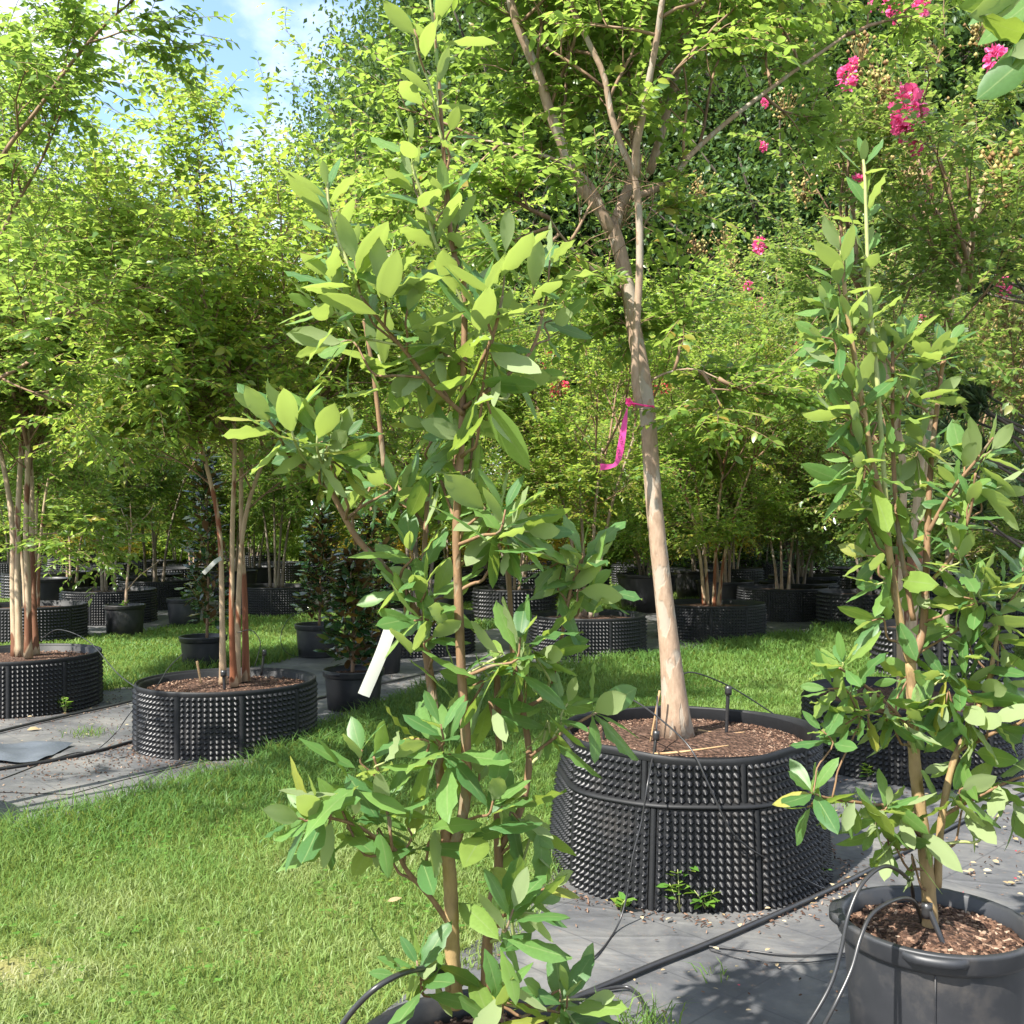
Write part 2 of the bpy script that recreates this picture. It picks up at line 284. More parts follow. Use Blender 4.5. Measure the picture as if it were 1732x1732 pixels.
E4 = [(-11, 7.6), (-5.9, 12.4), (-4.9, 14), (-4.4, 16.2), (-2.5, 18.6), (1, 22.5)]
E5 = [(-13.5, 9.2), (-7.8, 15.8), (-6.2, 19.2), (-2, 25)]
_, F1 = sheet('weed_mat', E1+E2[::-1], .004, M['mat'])
_, F2 = sheet('weed_mat', E3+[(12, 9), (5, 1.0)], .004, M['mat'])
_, F3 = sheet('weed_mat', E4+E5[::-1], .004, M['mat'])
sheet('weed_mat', [(.55, 1.0), (1.0, 2.6), (2.6, 4.6), (4.2, 6.3), (6, 6.0), (4, 1.0)], .014, M['mat'])
sheet('weed_mat', [(-2.4, 5.6), (-1.55, 6.9), (-.9, 8.9), (-1.3, 9.4), (-2.6, 7.2), (-3.3, 5.6)], .009, M['mat'])
def inpoly(x, y, poly):
    p = np.array([(a[0], a[1]) for a in poly]); r = np.zeros(len(x), bool); j = len(p)-1
    for i in range(len(p)):
        xi, yi = p[i]; xj, yj = p[j]
        c = ((yi > y) != (yj > y)) & (x < (xj-xi)*(y-yi)/((yj-yi) if yj != yi else 1e-9)+xi)
        r ^= c; j = i
    return r
def segdist(x, y, line):
    d = np.full(len(x), 1e9)
    for a, b in zip(line[:-1], line[1:]):
        a = np.array(a); b = np.array(b); ab = b-a; t = np.clip(((x-a[0])*ab[0]+(y-a[1])*ab[1])/(ab@ab), 0, 1)
        d = np.minimum(d, np.hypot(x-a[0]-t*ab[0], y-a[1]-t*ab[1]))
    return d
rng = np.random.default_rng(7)
def vnoise(x, y, s, seed):
    r = np.random.default_rng(seed); g = r.random((64, 64)); u = (x*s) % 64; v = (y*s) % 64
    i = u.astype(int); j = v.astype(int); fu = u-i; fv = v-j; fu = fu*fu*(3-2*fu); fv = fv*fv*(3-2*fv)
    i1 = (i+1) % 64; j1 = (j+1) % 64
    return (g[i, j]*(1-fu)+g[i1, j]*fu)*(1-fv)+(g[i, j1]*(1-fu)+g[i1, j1]*fu)*fv
def blades(x, y, h, w, tint, lean, z=0.):
    n = len(x); a = rng.random(n)*2*math.pi; b = rng.random(n)*2*math.pi
    cx, cy = np.cos(a)*w/2, np.sin(a)*w/2; lx, ly = np.cos(b)*h*lean, np.sin(b)*h*lean
    z = np.full(n, z) if np.isscalar(z) else z
    p = np.stack([np.stack([x-cx, y-cy, z], -1), np.stack([x+cx, y+cy, z], -1),
                  np.stack([x+cx*.8+lx*.4, y+cy*.8+ly*.4, z+h*.6], -1), np.stack([x-cx*.8+lx*.4, y-cy*.8+ly*.4, z+h*.6], -1),
                  np.stack([x+lx*1.3, y+ly*1.3, z+h*(1-.25*lean)], -1)], 1).reshape(-1, 3)
    k = np.arange(n)[:, None]*5
    return p, [k+np.array([[0, 1, 2, 3]]), k+np.array([[3, 2, 4]])], np.repeat(tint, 5)
def lawn():
    xs, ys = [], []
    for y0, y1, den in [(2.0, 3.2, 9500), (3.2, 4.6, 8000), (4.6, 6.5, 5200), (6.5, 9, 3000), (9, 13, 1500), (13, 19, 650), (19, 34, 120)]:
        x1 = min(.56*y1+.4, 14); n = int(den*2*x1*(y1-y0)); xs.append(rng.uniform(-x1, x1, n)); ys.append(rng.uniform(y0, y1, n))
    x = np.concatenate(xs); y = np.concatenate(ys)
    ok = (np.abs(x) < .56*y+.3)
    f = inpoly(x, y, F1) | inpoly(x, y, F2) | inpoly(x, y, F3)
    dd = np.minimum(np.minimum(segdist(x, y, E1), segdist(x, y, E3)), segdist(x, y, E2))
    f &= ~((dd < .16*vnoise(x, y, 2.6, 5)) & (rng.random(len(x)) < .6))
    ok &= ~f
    n1 = vnoise(x, y, 1.3, 1); n2 = vnoise(x, y, 4.5, 2)
    bare = np.exp(-(((x+1.72)/.24)**2+((y-3.42)/.16)**2))          # thin worn patch
    ok &= rng.random(len(x)) > .85*bare
    x, y, n1, n2, bare = x[ok], y[ok], n1[ok], n2[ok], bare[ok]
    de = np.minimum(segdist(x, y, E1), segdist(x, y, E2)); edge = np.exp(-(de/.55)**2)
    h = (.026+.026*rng.random(len(x)))*(.8+.5*n1)*(1+1.15*edge)*(1-.4*bare)
    far = np.clip(y/4, 1, 3.2)
    h *= np.clip(far, 1, 1.5); w = (.0034+.0022*rng.random(len(x)))*far
    dry = np.clip((4.8-y)*.16, -.08, .24)
    tint = np.clip(.06+.5*n1*.7+.25*n2+.22*rng.random(len(x))-.26*edge+dry+.3*bare-.05, 0.01, .99)
    return blades(x, y, h, w, tint, rng.uniform(.2, 1.0, len(x)))
# the grass material adds the object's random value to the tint, so it gets its own ramp input below
g_t = M['grass'].node_tree
for l in list(g_t.links):
    if l.to_node.type == 'MATH' and l.from_node.type == 'OBJECT_INFO': g_t.links.remove(l)
for n_ in g_t.nodes:
    if n_.type == 'MATH' and n_.operation == 'ADD': n_.inputs[1].default_value = 0
V, Fl, T = lawn()
tagk(mk('lawn_grass', npmesh('lawn_grass', V, Fl, M['grass'], tint=T)), 'stuff')
n_ = 5200; x = rng.uniform(-2.6, 3.2, n_); y = rng.uniform(2.3, 9.5, n_); k_ = vnoise(x, y, 1.7, 9) > .60
k_ &= ~(inpoly(x, y, F1) | inpoly(x, y, F2)); x, y = x[k_], y[k_]; a_ = rng.random(len(x))*6.283
x = np.repeat(x, 3); y = np.repeat(y, 3); a_ = np.repeat(a_, 3)+np.tile([0, 2.09, 4.19], len(a_)); z_ = np.repeat(rng.uniform(.025, .055, len(x)//3), 3)
CLOVER = (x, y, z_, a_)
# scattered tufts on the weed mats
tx, ty, th = [], [], []
for cx, cy, n, r, hh in [(G(150, 1245).x, G(150, 1245).y, 90, .12, .07), (.38, 2.98, 90, .10, .10), (.20, 2.75, 70, .08, .08), (.68, 3.35, 14, .04, .06), (1.6, 5.35, 120, .3, .07), (.25, 4.4, 120, .16, .1), (-.55, 8.2, 90, .2, .08)]:
    tx.append(cx+rng.normal(0, r*.6, n)); ty.append(cy+rng.normal(0, r*.6, n)); th.append(hh*rng.uniform(.5, 1.2, n))
tx, ty, th = map(np.concatenate, (tx, ty, th))
V, Fl, T = blades(tx, ty, th, np.full(len(tx), .005), rng.uniform(.05, .55, len(tx)), rng.uniform(.3, 1.1, len(tx)), .008)
tagk(mk('mat_grass_tufts', npmesh('mat_grass_tufts', V, Fl, M['grass'], tint=T)), 'stuff')
def chips(x, y, z, s, parentless=True):
    n = len(x); a = rng.random(n)*6.283; L = s*rng.uniform(.6, 1.5, n); w = s*rng.uniform(.25, .6, n); t = s*rng.uniform(.1, .3, n); tl = rng.uniform(-.5, .5, n)
    ux, uy = np.cos(a), np.sin(a)
    p = []
    for sx, sy, sz in [(-1, -1, 0), (1, -.7, 0), (1.1, .8, 0), (-.9, 1, 0), (-.8, -.7, 1), (.9, -.5, 1), (.8, .6, 1), (-.7, .7, 1)]:
        dx, dy = sx*L/2, sy*w/2
        p.append(np.stack([x+ux*dx-uy*dy, y+uy*dx+ux*dy, z+sz*t+tl*dx+.25*s], -1))
    p = np.stack(p, 1).reshape(-1, 3); k = np.arange(n)[:, None]*8
    q = np.concatenate([k+np.array([f]) for f in ([4, 5, 6, 7], [0, 1, 5, 4], [1, 2, 6, 5], [2, 3, 7, 6], [3, 0, 4, 7])])
    return p, [q], np.repeat(rng.random(n), 8)
cx_, cy_ = [], []
for (c, r, n, k) in [((-1.92, 6.9), .60, 700, .10), ((-3.96, 8.3), .62, 350, .12), ((.77, 4.5), .64, 500, .06), ((2.55, 13), .7, 250, .12), ((4.13, 15.6), .7, 200, .2), ((2.45, 6.35), .7, 160, .1)]:
    a = rng.random(n)*6.283; rr = r+np.abs(rng.normal(0, k, n)); cx_.append(c[0]+rr*np.cos(a)); cy_.append(c[1]+rr*np.sin(a))
for (x0, y0, sx, sy, n) in [(-2.65, 6.3, .35, .25, 380), (-2.9, 5.5, .3, .15, 140), (-3.2, 7.5, .5, .3, 200), (2.1, 4.6, .6, .5, 260), (1.2, 3.7, .7, .5, 120), (-.9, 9.3, .4, .5, 90)]:
    cx_.append(rng.normal(x0, sx, n)); cy_.append(rng.normal(y0, sy, n))
cx_ = np.concatenate(cx_); cy_ = np.concatenate(cy_)
V, Fl, T = chips(cx_, cy_, np.full(len(cx_), .008), .0135)
tagk(mk('fallen_bark_chips', npmesh('fallen_bark_chips', V, Fl, M['chip'], tint=T)), 'stuff')

n_ = 420; x = np.concatenate([rng.uniform(.3, 3.2, n_), rng.normal(2.0, .4, 90), rng.uniform(-4, -.8, 260)]); y = np.concatenate([rng.uniform(2.6, 5.6, n_), rng.normal(4.3, .5, 90), rng.uniform(4.8, 9, 260)]); k_ = inpoly(x, y, F1) | inpoly(x, y, F2); x, y = x[k_], y[k_]
LITTER = (x, y)
# ---------------------------------------------------------------- pots
def soil_part(root, R, z, n=0, s=.02, wob=0, seed=0):
    V, Fl = lathe([(R, z-.01), (R*.75, z+.004), (R*.4, z+.018), (.02, z+.025)], 40, wob=wob, seed=seed)
    Fl.append(np.array([list(range(len(V)-40, len(V)))]))
    o = mk('soil', npmesh('soil', V, Fl, M['mulch'], smooth=True), root)
    if n:
        a = rng.random(n)*6.283; r = R*.96*np.sqrt(rng.random(n))
        x, y = r*np.cos(a), r*np.sin(a)
        V, Fl, T = chips(x, y, z+.02*(1-r/R)-.004, s)
        tagk(mk('bark_chips', npmesh('bark_chips', V, Fl, M['chip'], tint=T), root), 'stuff')
PANEL = {}
def panel_mesh(R0, R1, z0, z1, a0, a1, pitch, key=None, wob=None, tip=.62):
    if key and key in PANEL: return PANEL[key]
    Rm = (R0+R1)/2; nc = max(3, round((a1-a0)*Rm/pitch)); nr = max(2, round((z1-z0)/pitch))
    f = wob or (lambda a, z: 0.)
    def pt(a, z, off=0.):
        r = R0+(R1-R0)*(z-z0)/(z1-z0)+f(a, z)+off
        return (r*math.cos(a), r*math.sin(a), z)
    V, q, t3 = [], [], []
    ga = [a0+(a1-a0)*i/nc for i in range(nc+1)]; gz = [z0+(z1-z0)*j/nr for j in range(nr+1)]
    for z in gz:
        for a in ga: V.append(pt(a, z))
    for j in range(nr):
        for i in range(nc):
            k = j*(nc+1)+i; q.append((k, k+1, k+nc+2, k+nc+1))
    da, dz = (a1-a0)/nc, (z1-z0)/nr
    for j in range(nr):
        for i in range(nc):
            ac, zc = ga[i]+da/2, gz[j]+dz/2; b = len(V)
            for s in range(6):
                th = s*math.pi/3; V.append(pt(ac+.47*da*math.cos(th), zc+.47*dz*math.sin(th), .0008))
            for s in range(6):
                th = s*math.pi/3; V.append(pt(ac+.20*da*math.cos(th), zc-.06*dz+.15*dz*math.sin(th), pitch*tip*.62))
            V.append(pt(ac, zc-.16*dz, pitch*tip*1.1))
            for s in range(6):
                q.append((b+s, b+(s+1) % 6, b+6+(s+1) % 6, b+6+s)); t3.append((b+6+s, b+6+(s+1) % 6, b+12))
    me = npmesh('panel', np.array(V), [np.array(q), np.array(t3)], M['plastic'])
    if key: PANEL[key] = me
    return me
def strip_mesh(R0, R1, z0, z1, a, wid, off, wob=None, th=.006):
    f = wob or (lambda a, z: 0.); V = []; K = 8
    for k in range(K+1):
        z = z0+(z1-z0)*k/K; r = R0+(R1-R0)*k/K
        for da, o in ((-wid, -.002), (-wid*.7, off), (wid*.7, off), (wid, -.002)):
            aa = a+da; rr = r+o+f(aa, z); V.append((rr*math.cos(aa), rr*math.sin(aa), z))
    q = [(k*4+i, k*4+i+1, k*4+i+5, k*4+i+4) for k in range(K) for i in range(3)]
    return npmesh('seam', np.array(V), [np.array(q)], M['rim'], smooth=True)
def dimple_pot(label, X, Y, R, H, npan=9, pitch=.036, group='wide black dimpled planters', a_off=0., soil=True, chipn=0, key=None, taper=.0):
    root = thing('dimpled_planter', label, 'planter', (X, Y, 0), group)
    root.rotation_euler.z = a_off
    Rt = R*(1-taper); ws = .035/R
    for i in range(npan):
        a0 = 2*math.pi*i/npan; a1 = 2*math.pi*(i+1)/npan
        me = panel_mesh(R, Rt, .0, H-.03, 0+ws/2, 2*math.pi/npan-ws/2, pitch, (round(R, 2), round(H, 2), npan, pitch))
        o = mk('panel', me, root); o.rotation_euler.z = a0
        sm = PANEL.setdefault(('s', round(R, 2), round(H, 2)), None)
        if sm is None: sm = PANEL[('s', round(R, 2), round(H, 2))] = strip_mesh(R, Rt, .0, H-.03, 0, ws*.55, .010)
        o = mk('seam', sm, root); o.rotation_euler.z = a0
    V, Fl = lathe([(Rt-.012, H-.06), (Rt-.006, H), (Rt+.001, H+.002), (Rt+.006, H-.004), (Rt+.006, H-.018), (Rt+.001, H-.032)], 64, wob=.006, seed=X*3)
    mk('rim', npmesh('rim', V, Fl, M['rim'], smooth=True), root)
    V, Fl = lathe([(R-.03, .0), (Rt-.03, H-.02), (Rt-.012, H-.012)], 48); mk('liner', npmesh('liner', V, Fl, M['rim']), root)
    if soil: soil_part(root, Rt-.015, H-.06, chipn)
    q_ = 1+.045*math.sin(X*7+Y*3); root.scale = (q_, 2-q_, 1)
    return root
def lug(root, R, z, a, w=.09):
    V = []
    for k in range(9):
        t = -1+2*k/8; aa = a+t*w/R*.9; o = .022*(1-abs(t)**4)
        for r, zz in ((R-.004, z+.006), (R+o, z+.004), (R+o, z-.016), (R-.004, z-.024)): V.append((r*math.cos(aa), r*math.sin(aa), zz))
    q = [(k*4+i, k*4+(i+1) % 4, k*4+4+(i+1) % 4, k*4+4+i) for k in range(8) for i in range(4)]
    mk('handle', npmesh('handle', np.array(V), [np.array(q)], M[root['potmat']], smooth=True), root)
def nursery_pot(label, X, Y, R, H, mat='plastic_soft', group='smooth round nursery pots', handles=2, chipn=0, taper=.84, a0=-2.2, s=.022, seams=0, drop=.05, lip=.022):
    root = thing('nursery_pot', label, 'pot', (X, Y, 0), group); root['potmat'] = mat
    rb = R*taper; rw = R-lip*.6
    V, Fl = lathe([(0.02, .004), (rb-.012, .004), (rb, .012), (rb+(rw-rb)*.5, H*.5), (rw-.004, H-.055)], 72)
    mk('body', npmesh('body', V, Fl, M[mat], smooth=True), root)
    V, Fl = lathe([(rw-.006, H-.062), (rw+.006, H-.055), (R-.004, H-.05), (R, H-.044), (R+.001, H-.012), (R+.004, H-.004), (R-.002, H), (R-.014, H), (R-.02, H-.006), (rw-.014, H-.05), (rw-.02, H-.12)], 72)
    mk('rim', npmesh('rim', V, Fl, M[mat], smooth=True), root)
    for k in range(handles): lug(root, R, H-.010, a0+2*math.pi*k/handles)
    for k in range(seams):
        a = -1.95+k*2.1
        tube_obj('seam', [Vector((X, Y, 0))+Vector(((rb+(rw-rb)*t+.0005)*math.cos(a), (rb+(rw-rb)*t+.0005)*math.sin(a), .02+(H-.08)*t)) for t in (0, .5, 1)], .0022, M[mat], root, 5, 6)
    soil_part(root, rw-.014, H-drop, chipn, s)
    del root['potmat']
    return root
# --- the big centre planter, two tiers, each sheet of it built on its own wobble
CX, CY = .77, 4.5
def wobc(a, z): return .012*math.sin(3*a+1.1)+.009*math.sin(5*a+z*4)+.006*math.sin(9*a)
cp = thing('dimpled_planter', 'big two tier black dimpled planter holding the pale trunk with the pink ribbon', 'planter', (CX, CY, 0), 'wide black dimpled planters')
for (R0, R1, z0, z1, off, npan) in ((.60, .570, .0, .385, .13, 9), (.555, .545, .40, .56, .05, 9)):
    for i in range(npan):
        a0 = 2*math.pi*i/npan+off; a1 = a0+2*math.pi/npan; ws = .015/R0
        mk('panel', panel_mesh(R0, R1, z0, z1, a0+ws, a1-ws, .0300, None, wobc, tip=.72), cp)
        mk('seam', strip_mesh(R0, R1, z0, z1, a0, ws*.8, .006, wobc), cp)
def band(root, prof, wob, name='rim', seg=96):
    prof = np.array(prof); a = np.arange(seg)*2*math.pi/seg; V = []
    for r, z in prof:
        for t in a:
            dz = .006*math.sin(2*t+1)+.005*math.sin(5*t) if name == 'rim' else .004*math.sin(3*t)
            rr = r+wob(t, z); V.append((rr*math.cos(t), rr*math.sin(t), z+dz))
    k = (np.arange(len(prof)-1)*seg)[:, None]; s = np.arange(seg)[None]; s1 = (s+1) % seg
    q = np.stack([k+s, k+s1, k+seg+s1, k+seg+s], -1).reshape(-1, 4)
    return mk(name, npmesh(name, np.array(V), [q], M['rim'], smooth=True), root)
band(cp, [(.535, .50), (.539, .584), (.545, .590), (.551, .586), (.553, .572), (.549, .557)], wobc)
band(cp, [(.568, .384), (.580, .388), (.582, .394), (.577, .401), (.562, .406), (.545, .408)], wobc, 'belt')
V, Fl = lathe([(.575, .0), (.55, .39), (.53, .40), (.525, .58)], 64); mk('liner', npmesh('liner', V, Fl, M['rim']), cp)
soil_part(cp, .532, .53, 5200, .013)
# planters in the rows
dimple_pot('black dimpled planter of the tree with rust and cream peeling stems', -1.92, 6.9, .56, .43, 9, .0345, a_off=.25, chipn=1500)
dimple_pot('black dimpled planter at the left picture edge under pale cream stems', -3.96, 8.3, .59, .43, 9, .0345, a_off=.1, chipn=700)
dimple_pot('black dimpled planter behind the cream stemmed one at the left edge', -6.0, 12.8, .62, .45, 9, .038, a_off=.3)
dimple_pot('black dimpled planter behind the small bare sapling', -5.98, 15.2, .68, .48, 9, .038, a_off=.5)
dimple_pot('black dimpled planter hidden half behind the one with grey stems on the left', -6.1, 17.6, .62, .48, 9, .038, a_off=.2)
dimple_pot('black dimpled planter across the left lawn behind the potted magnolias', -3.8, 16.5, .62, .45, 9, .038, a_off=.6)
dimple_pot('black dimpled planter behind the hanging white tag', -1.05, 11.7, .60, .45, 9, .038, a_off=.4)
dimple_pot('black dimpled planter just left of the ribboned trunk across the lawn', .85, 11.5, .63, .45, 9, .038, a_off=.15)
dimple_pot('black dimpled planter just right of the ribboned trunk, four red stems in it', 2.55, 13.1, .66, .45, 9, .038, a_off=.35)
dimple_pot('black dimpled planter with three thin stems, right of the four stemmed one', 4.15, 15.7, .66, .48, 9, .038, a_off=.0)
dimple_pot('black dimpled planter behind the right young magnolia', 2.45, 6.35, .63, .43, 9, .0345, a_off=.2, chipn=500)
far_pots = []
for i, (x, Y) in enumerate([(1360, 19), (1450, 22), (1505, 18), (870, 15.5), (1085, 26), (1130, 27), (1410, 26), (1720, 33), (1600, 24), (1640, 27), (980, 21), (760, 19), (680, 23), (470, 25), (430, 30), (300, 22), (255, 26), (150, 21), (60, 20), (120, 28), (560, 28), (620, 33), (830, 30), (1250, 31), (20, 25), (1010, 34), (390, 38)]):
    far_pots.append(dimple_pot('distant black dimpled planter standing in the far nursery rows', (x-866)/F*Y, Y, .62, .48, 9, .055, group='distant black planters in the far rows', a_off=i*.3))
# smooth pots
nursery_pot('large smooth black tub pot behind the ribboned trunk with dark shrub', 2.22, 16.9, .50, .62, handles=0, taper=.8)
nursery_pot('smooth black tub right of the four red stems, lower rim visible', 3.45, 16.6, .46, .52, handles=0, taper=.82)
nursery_pot('small black pot holding the nearly bare sapling', (211-866)/F*13.4, 13.4, .26, .40, handles=0, taper=.86)
nursery_pot('small charcoal pot with a tuft of weeds, right of the bare sapling pot', (312-866)/F*14.7, 14.7, .25, .38, 'plastic_grey', handles=0)
nursery_pot('black pot of the tall dark magnolia behind the rust stemmed planter', (344-866)/F*10.3, 10.3, .235, .34, handles=0)
nursery_pot('charcoal pot of the dark magnolia standing at the left lawn edge', (538-866)/F*11.3, 11.3, .255, .36, 'plastic_grey', handles=0)
nursery_pot('black pot of the nearest dark magnolia, beside the hanging white tag', (598-866)/F*8.15, 8.15, .243, .32, handles=2, chipn=220)
nursery_pot('tall black pot behind the nearest dark magnolia pot', (640-866)/F*10.1, 10.1, .25, .40, handles=0)
far_tubs = []
for x, Y, R in [(395, 19.5, .45), (430, 21, .45), (105, 19, .5), (160, 20, .55), (1180, 19.5, .45), (75, 16.8, .42), (1560, 20.5, .5), (735, 16, .45)]:
    far_tubs.append(nursery_pot('smooth black tub in the shaded rows far across the lawn', (x-866)/F*Y, Y, R, .55, handles=0, taper=.86, group='distant smooth black tubs'))
M2X, M2Y = (1580-866)/F*2.82, 2.82
nursery_pot('charcoal nursery pot with lugs in the lower right corner, drip tubes over its rim', M2X, M2Y, .255, .405, 'plastic_grey', handles=4, chipn=1500, a0=-1.95, s=.02, seams=2, drop=.045)
M1X, M1Y = (828-866)/F*2.1, 2.1
nursery_pot('black nursery pot cut off by the bottom edge under the front magnolia', M1X, M1Y, .30, .405, handles=2, chipn=1500, a0=.3, s=.017, drop=.05)

# ---------------------------------------------------------------- leaves
def leaf_template(kind):
    if kind == 'oval':      # 8 verts, 8 tris
        V = np.array([[0, 0, 0], [-.24, .30, .05], [.24, .30, .05], [0, .32, 0], [-.22, .66, .03], [.22, .66, .03], [0, .68, -.02], [0, 1, -.10]], float)
        Fc = [np.array([[0, 3, 1], [0, 2, 3], [4, 6, 7], [6, 5, 7]]), np.array([[1, 3, 6, 4], [3, 2, 5, 6]])]
    elif kind == 'diamond':
        V = np.array([[0, 0, 0], [-.26, .45, .05], [.26, .45, .05], [0, 1, -.08]], float); Fc = [np.array([[0, 3, 1], [0, 2, 3]])]
    return V, Fc
def leaf_mass(pos, d, up, L, tint, kind, wr=1.0):
    T, Fc = leaf_template(kind); n = len(pos)
    d = d/(np.linalg.norm(d, axis=1, keepdims=True)+1e-9)
    s = np.cross(d, up); s /= (np.linalg.norm(s, axis=1, keepdims=True)+1e-9); u = np.cross(s, d)
    V = pos[:, None]+L[:, None, None]*(T[None, :, 0:1]*wr*s[:, None]+T[None, :, 1:2]*d[:, None]+T[None, :, 2:3]*u[:, None])
    k = np.arange(n)[:, None, None]*len(T)
    return V.reshape(-1, 3), [(k+f[None]).reshape(-1, f.shape[1]) for f in Fc], np.repeat(tint, len(T))
LEAFMESH = {}
def single_leaf_mesh(matkey, i):
    k = (matkey, i)
    if k not in LEAFMESH:
        V, Fc = leaf_template('oval'); V = V.copy(); V[:, 0] *= (.85+.12*i); V[:, 2] *= (.4+.6*i)
        LEAFMESH[k] = npmesh('tree_leaf', V, Fc, M[matkey], tint=np.full(len(V), i*.07))
    return LEAFMESH[k]
def frame(d, up, L, pos):
    d = Vector(d).normalized(); s = d.cross(Vector(up)); s = s.normalized() if s.length > 1e-6 else Vector((1, 0, 0)); u = s.cross(d)
    return Matrix(((s.x*L, d.x*L, u.x*L, pos[0]), (s.y*L, d.y*L, u.y*L, pos[1]), (s.z*L, d.z*L, u.z*L, pos[2]), (0, 0, 0, 1)))
class Grower:
    def __init__(s, seed): s.r = random.Random(seed); s.paths = {}; s.twigs = []
    def seg(s, p, d, L, r0, r1, lvl, K, curve, jit):
        pts = [p.copy()]; d = d.normalized(); dirs = [d.copy()]
        for k in range(K-1):
            d = (d+Vector((s.r.gauss(0, jit), s.r.gauss(0, jit), s.r.gauss(0, jit)+curve*(k/(K-1))))).normalized()
            pts.append(pts[-1]+d*L/(K-1)); dirs.append(d.copy())
        s.paths.setdefault(K, []).append(([tuple(q) for q in pts], r0, r1, lvl))
        return pts, dirs
    def kid_dir(s, d, ang):
        a = d.orthogonal().normalized(); a = Matrix.Rotation(s.r.uniform(0, 6.283), 3, d) @ a
        return (d*math.cos(ang)+a*math.sin(ang)).normalized()
    def grow(s, p, d, L, r, lvl, cfg):
        c = cfg[lvl]
        K = 5 if c.get('twig') else 7
        pts, dirs = s.seg(p, d, L, r, r*c.get('tap', .5), lvl, K, c['curve'], c['jit'])
        if c.get('twig'): s.twigs.append(pts); return
        nx = cfg[lvl+1]
        for i in range(c['kids']):
            t = c.get('t0', .3)+(1-c.get('t0', .3))*(i+s.r.random()*.8)/c['kids']; t = min(t, .999)
            k = t*(K-1); i0 = int(k); q = pts[i0].lerp(pts[i0+1], k-i0)
            dd = s.kid_dir(dirs[i0+1], math.radians(s.r.uniform(*c['ang']))); dd = (dd+Vector((0, 0, c.get('lift', .15)))).normalized()
            if dd.z < -.35: dd.z *= .4
            s.grow(q, dd, L*c['rat']*s.r.uniform(.75, 1.2) if not nx.get('twig') else nx['len']*s.r.uniform(.7, 1.3), r*(1-.45*t)*.6, lvl+1, cfg)
        s.twigs.append(pts[-4:] + [pts[-1]+dirs[-1]*nx.get('len', .3)*.5])
def twig_leaves(twigs, m, L, r, droop=.25):
    tw = np.array([[tuple(q) for q in (t if len(t) == 5 else (list(t)+[t[-1]]*5)[:5])] for t in twigs]); n = len(tw)
    t = np.tile(np.repeat(np.linspace(.12, 1, m//2), 2)[None], (n, 1))+r.normal(0, .012, (n, m//2*2)); t = np.clip(t, 0, .999)*4
    i = t.astype(int); f = (t-i)[..., None]; ar = np.arange(n)[:, None]
    pos = tw[ar, i]*(1-f)+tw[ar, np.minimum(i+1, 4)]*f; tan = tw[ar, np.minimum(i+1, 4)]-tw[ar, i]; tan /= np.linalg.norm(tan, axis=2, keepdims=True)+1e-9
    side = np.cross(tan, np.array([0, 0, 1.])); side /= np.linalg.norm(side, axis=2, keepdims=True)+1e-6
    sg = np.where(np.arange(m//2*2) % 2 == 0, 1, -1)[None, :, None]
    d = tan*.55+side*sg*.85+r.normal(0, .28, pos.shape)+np.array([0, 0, -droop])
    up = np.array([0, 0, 1.])+r.normal(0, .42, pos.shape)
    return pos.reshape(-1, 3), d.reshape(-1, 3), up.reshape(-1, 3), L*r.uniform(.6, 1.25, n*(m//2*2))
x, y = LITTER; a_ = rng.random(len(x))*6.283
for nm_, mt_, sl_ in (('fallen_leaf_litter', 'dry', slice(0, None, 2)), ('fallen_petals', 'flower_red', slice(1, None, 12))):
    V, Fl, T = leaf_mass(np.stack([x, y, 0*x+.019], -1)[sl_], np.stack([np.cos(a_), np.sin(a_), 0*a_+.1], -1)[sl_], (np.array([0, 0, 1.])+rng.normal(0, .2, (len(x), 3)))[sl_], rng.uniform(.012, .04, len(x))[sl_]*(1 if mt_ == 'dry' else .5), rng.random(len(x))[sl_], 'oval', 1.)
    tagk(mk(nm_, npmesh(nm_, V, Fl, M[mt_], tint=T)), 'stuff')
x, y, z_, a_ = CLOVER
V, Fl, T = leaf_mass(np.stack([x, y, z_], -1), np.stack([np.cos(a_), np.sin(a_), 0*a_+.15], -1), np.array([0, 0, 1.])+rng.normal(0, .2, (len(x), 3)), rng.uniform(.011, .02, len(x)), rng.uniform(.05, .8, len(x)), 'oval', 1.5)
tagk(mk('lawn_clover', npmesh('lawn_clover', V, Fl, M['weed'], tint=T)), 'stuff')
CFG = [dict(kids=4, ang=(18, 42), rat=.75, curve=.05, jit=.07, t0=.25, tap=.55),
       dict(kids=4, ang=(28, 55), rat=.62, curve=-.02, jit=.10, t0=.25, tap=.5),
       dict(kids=6, ang=(30, 65), rat=.5, curve=-.12, jit=.12, t0=.15, tap=.4, lift=.05),
       dict(twig=True, len=.36, curve=-.16, jit=.12, tap=.5)]
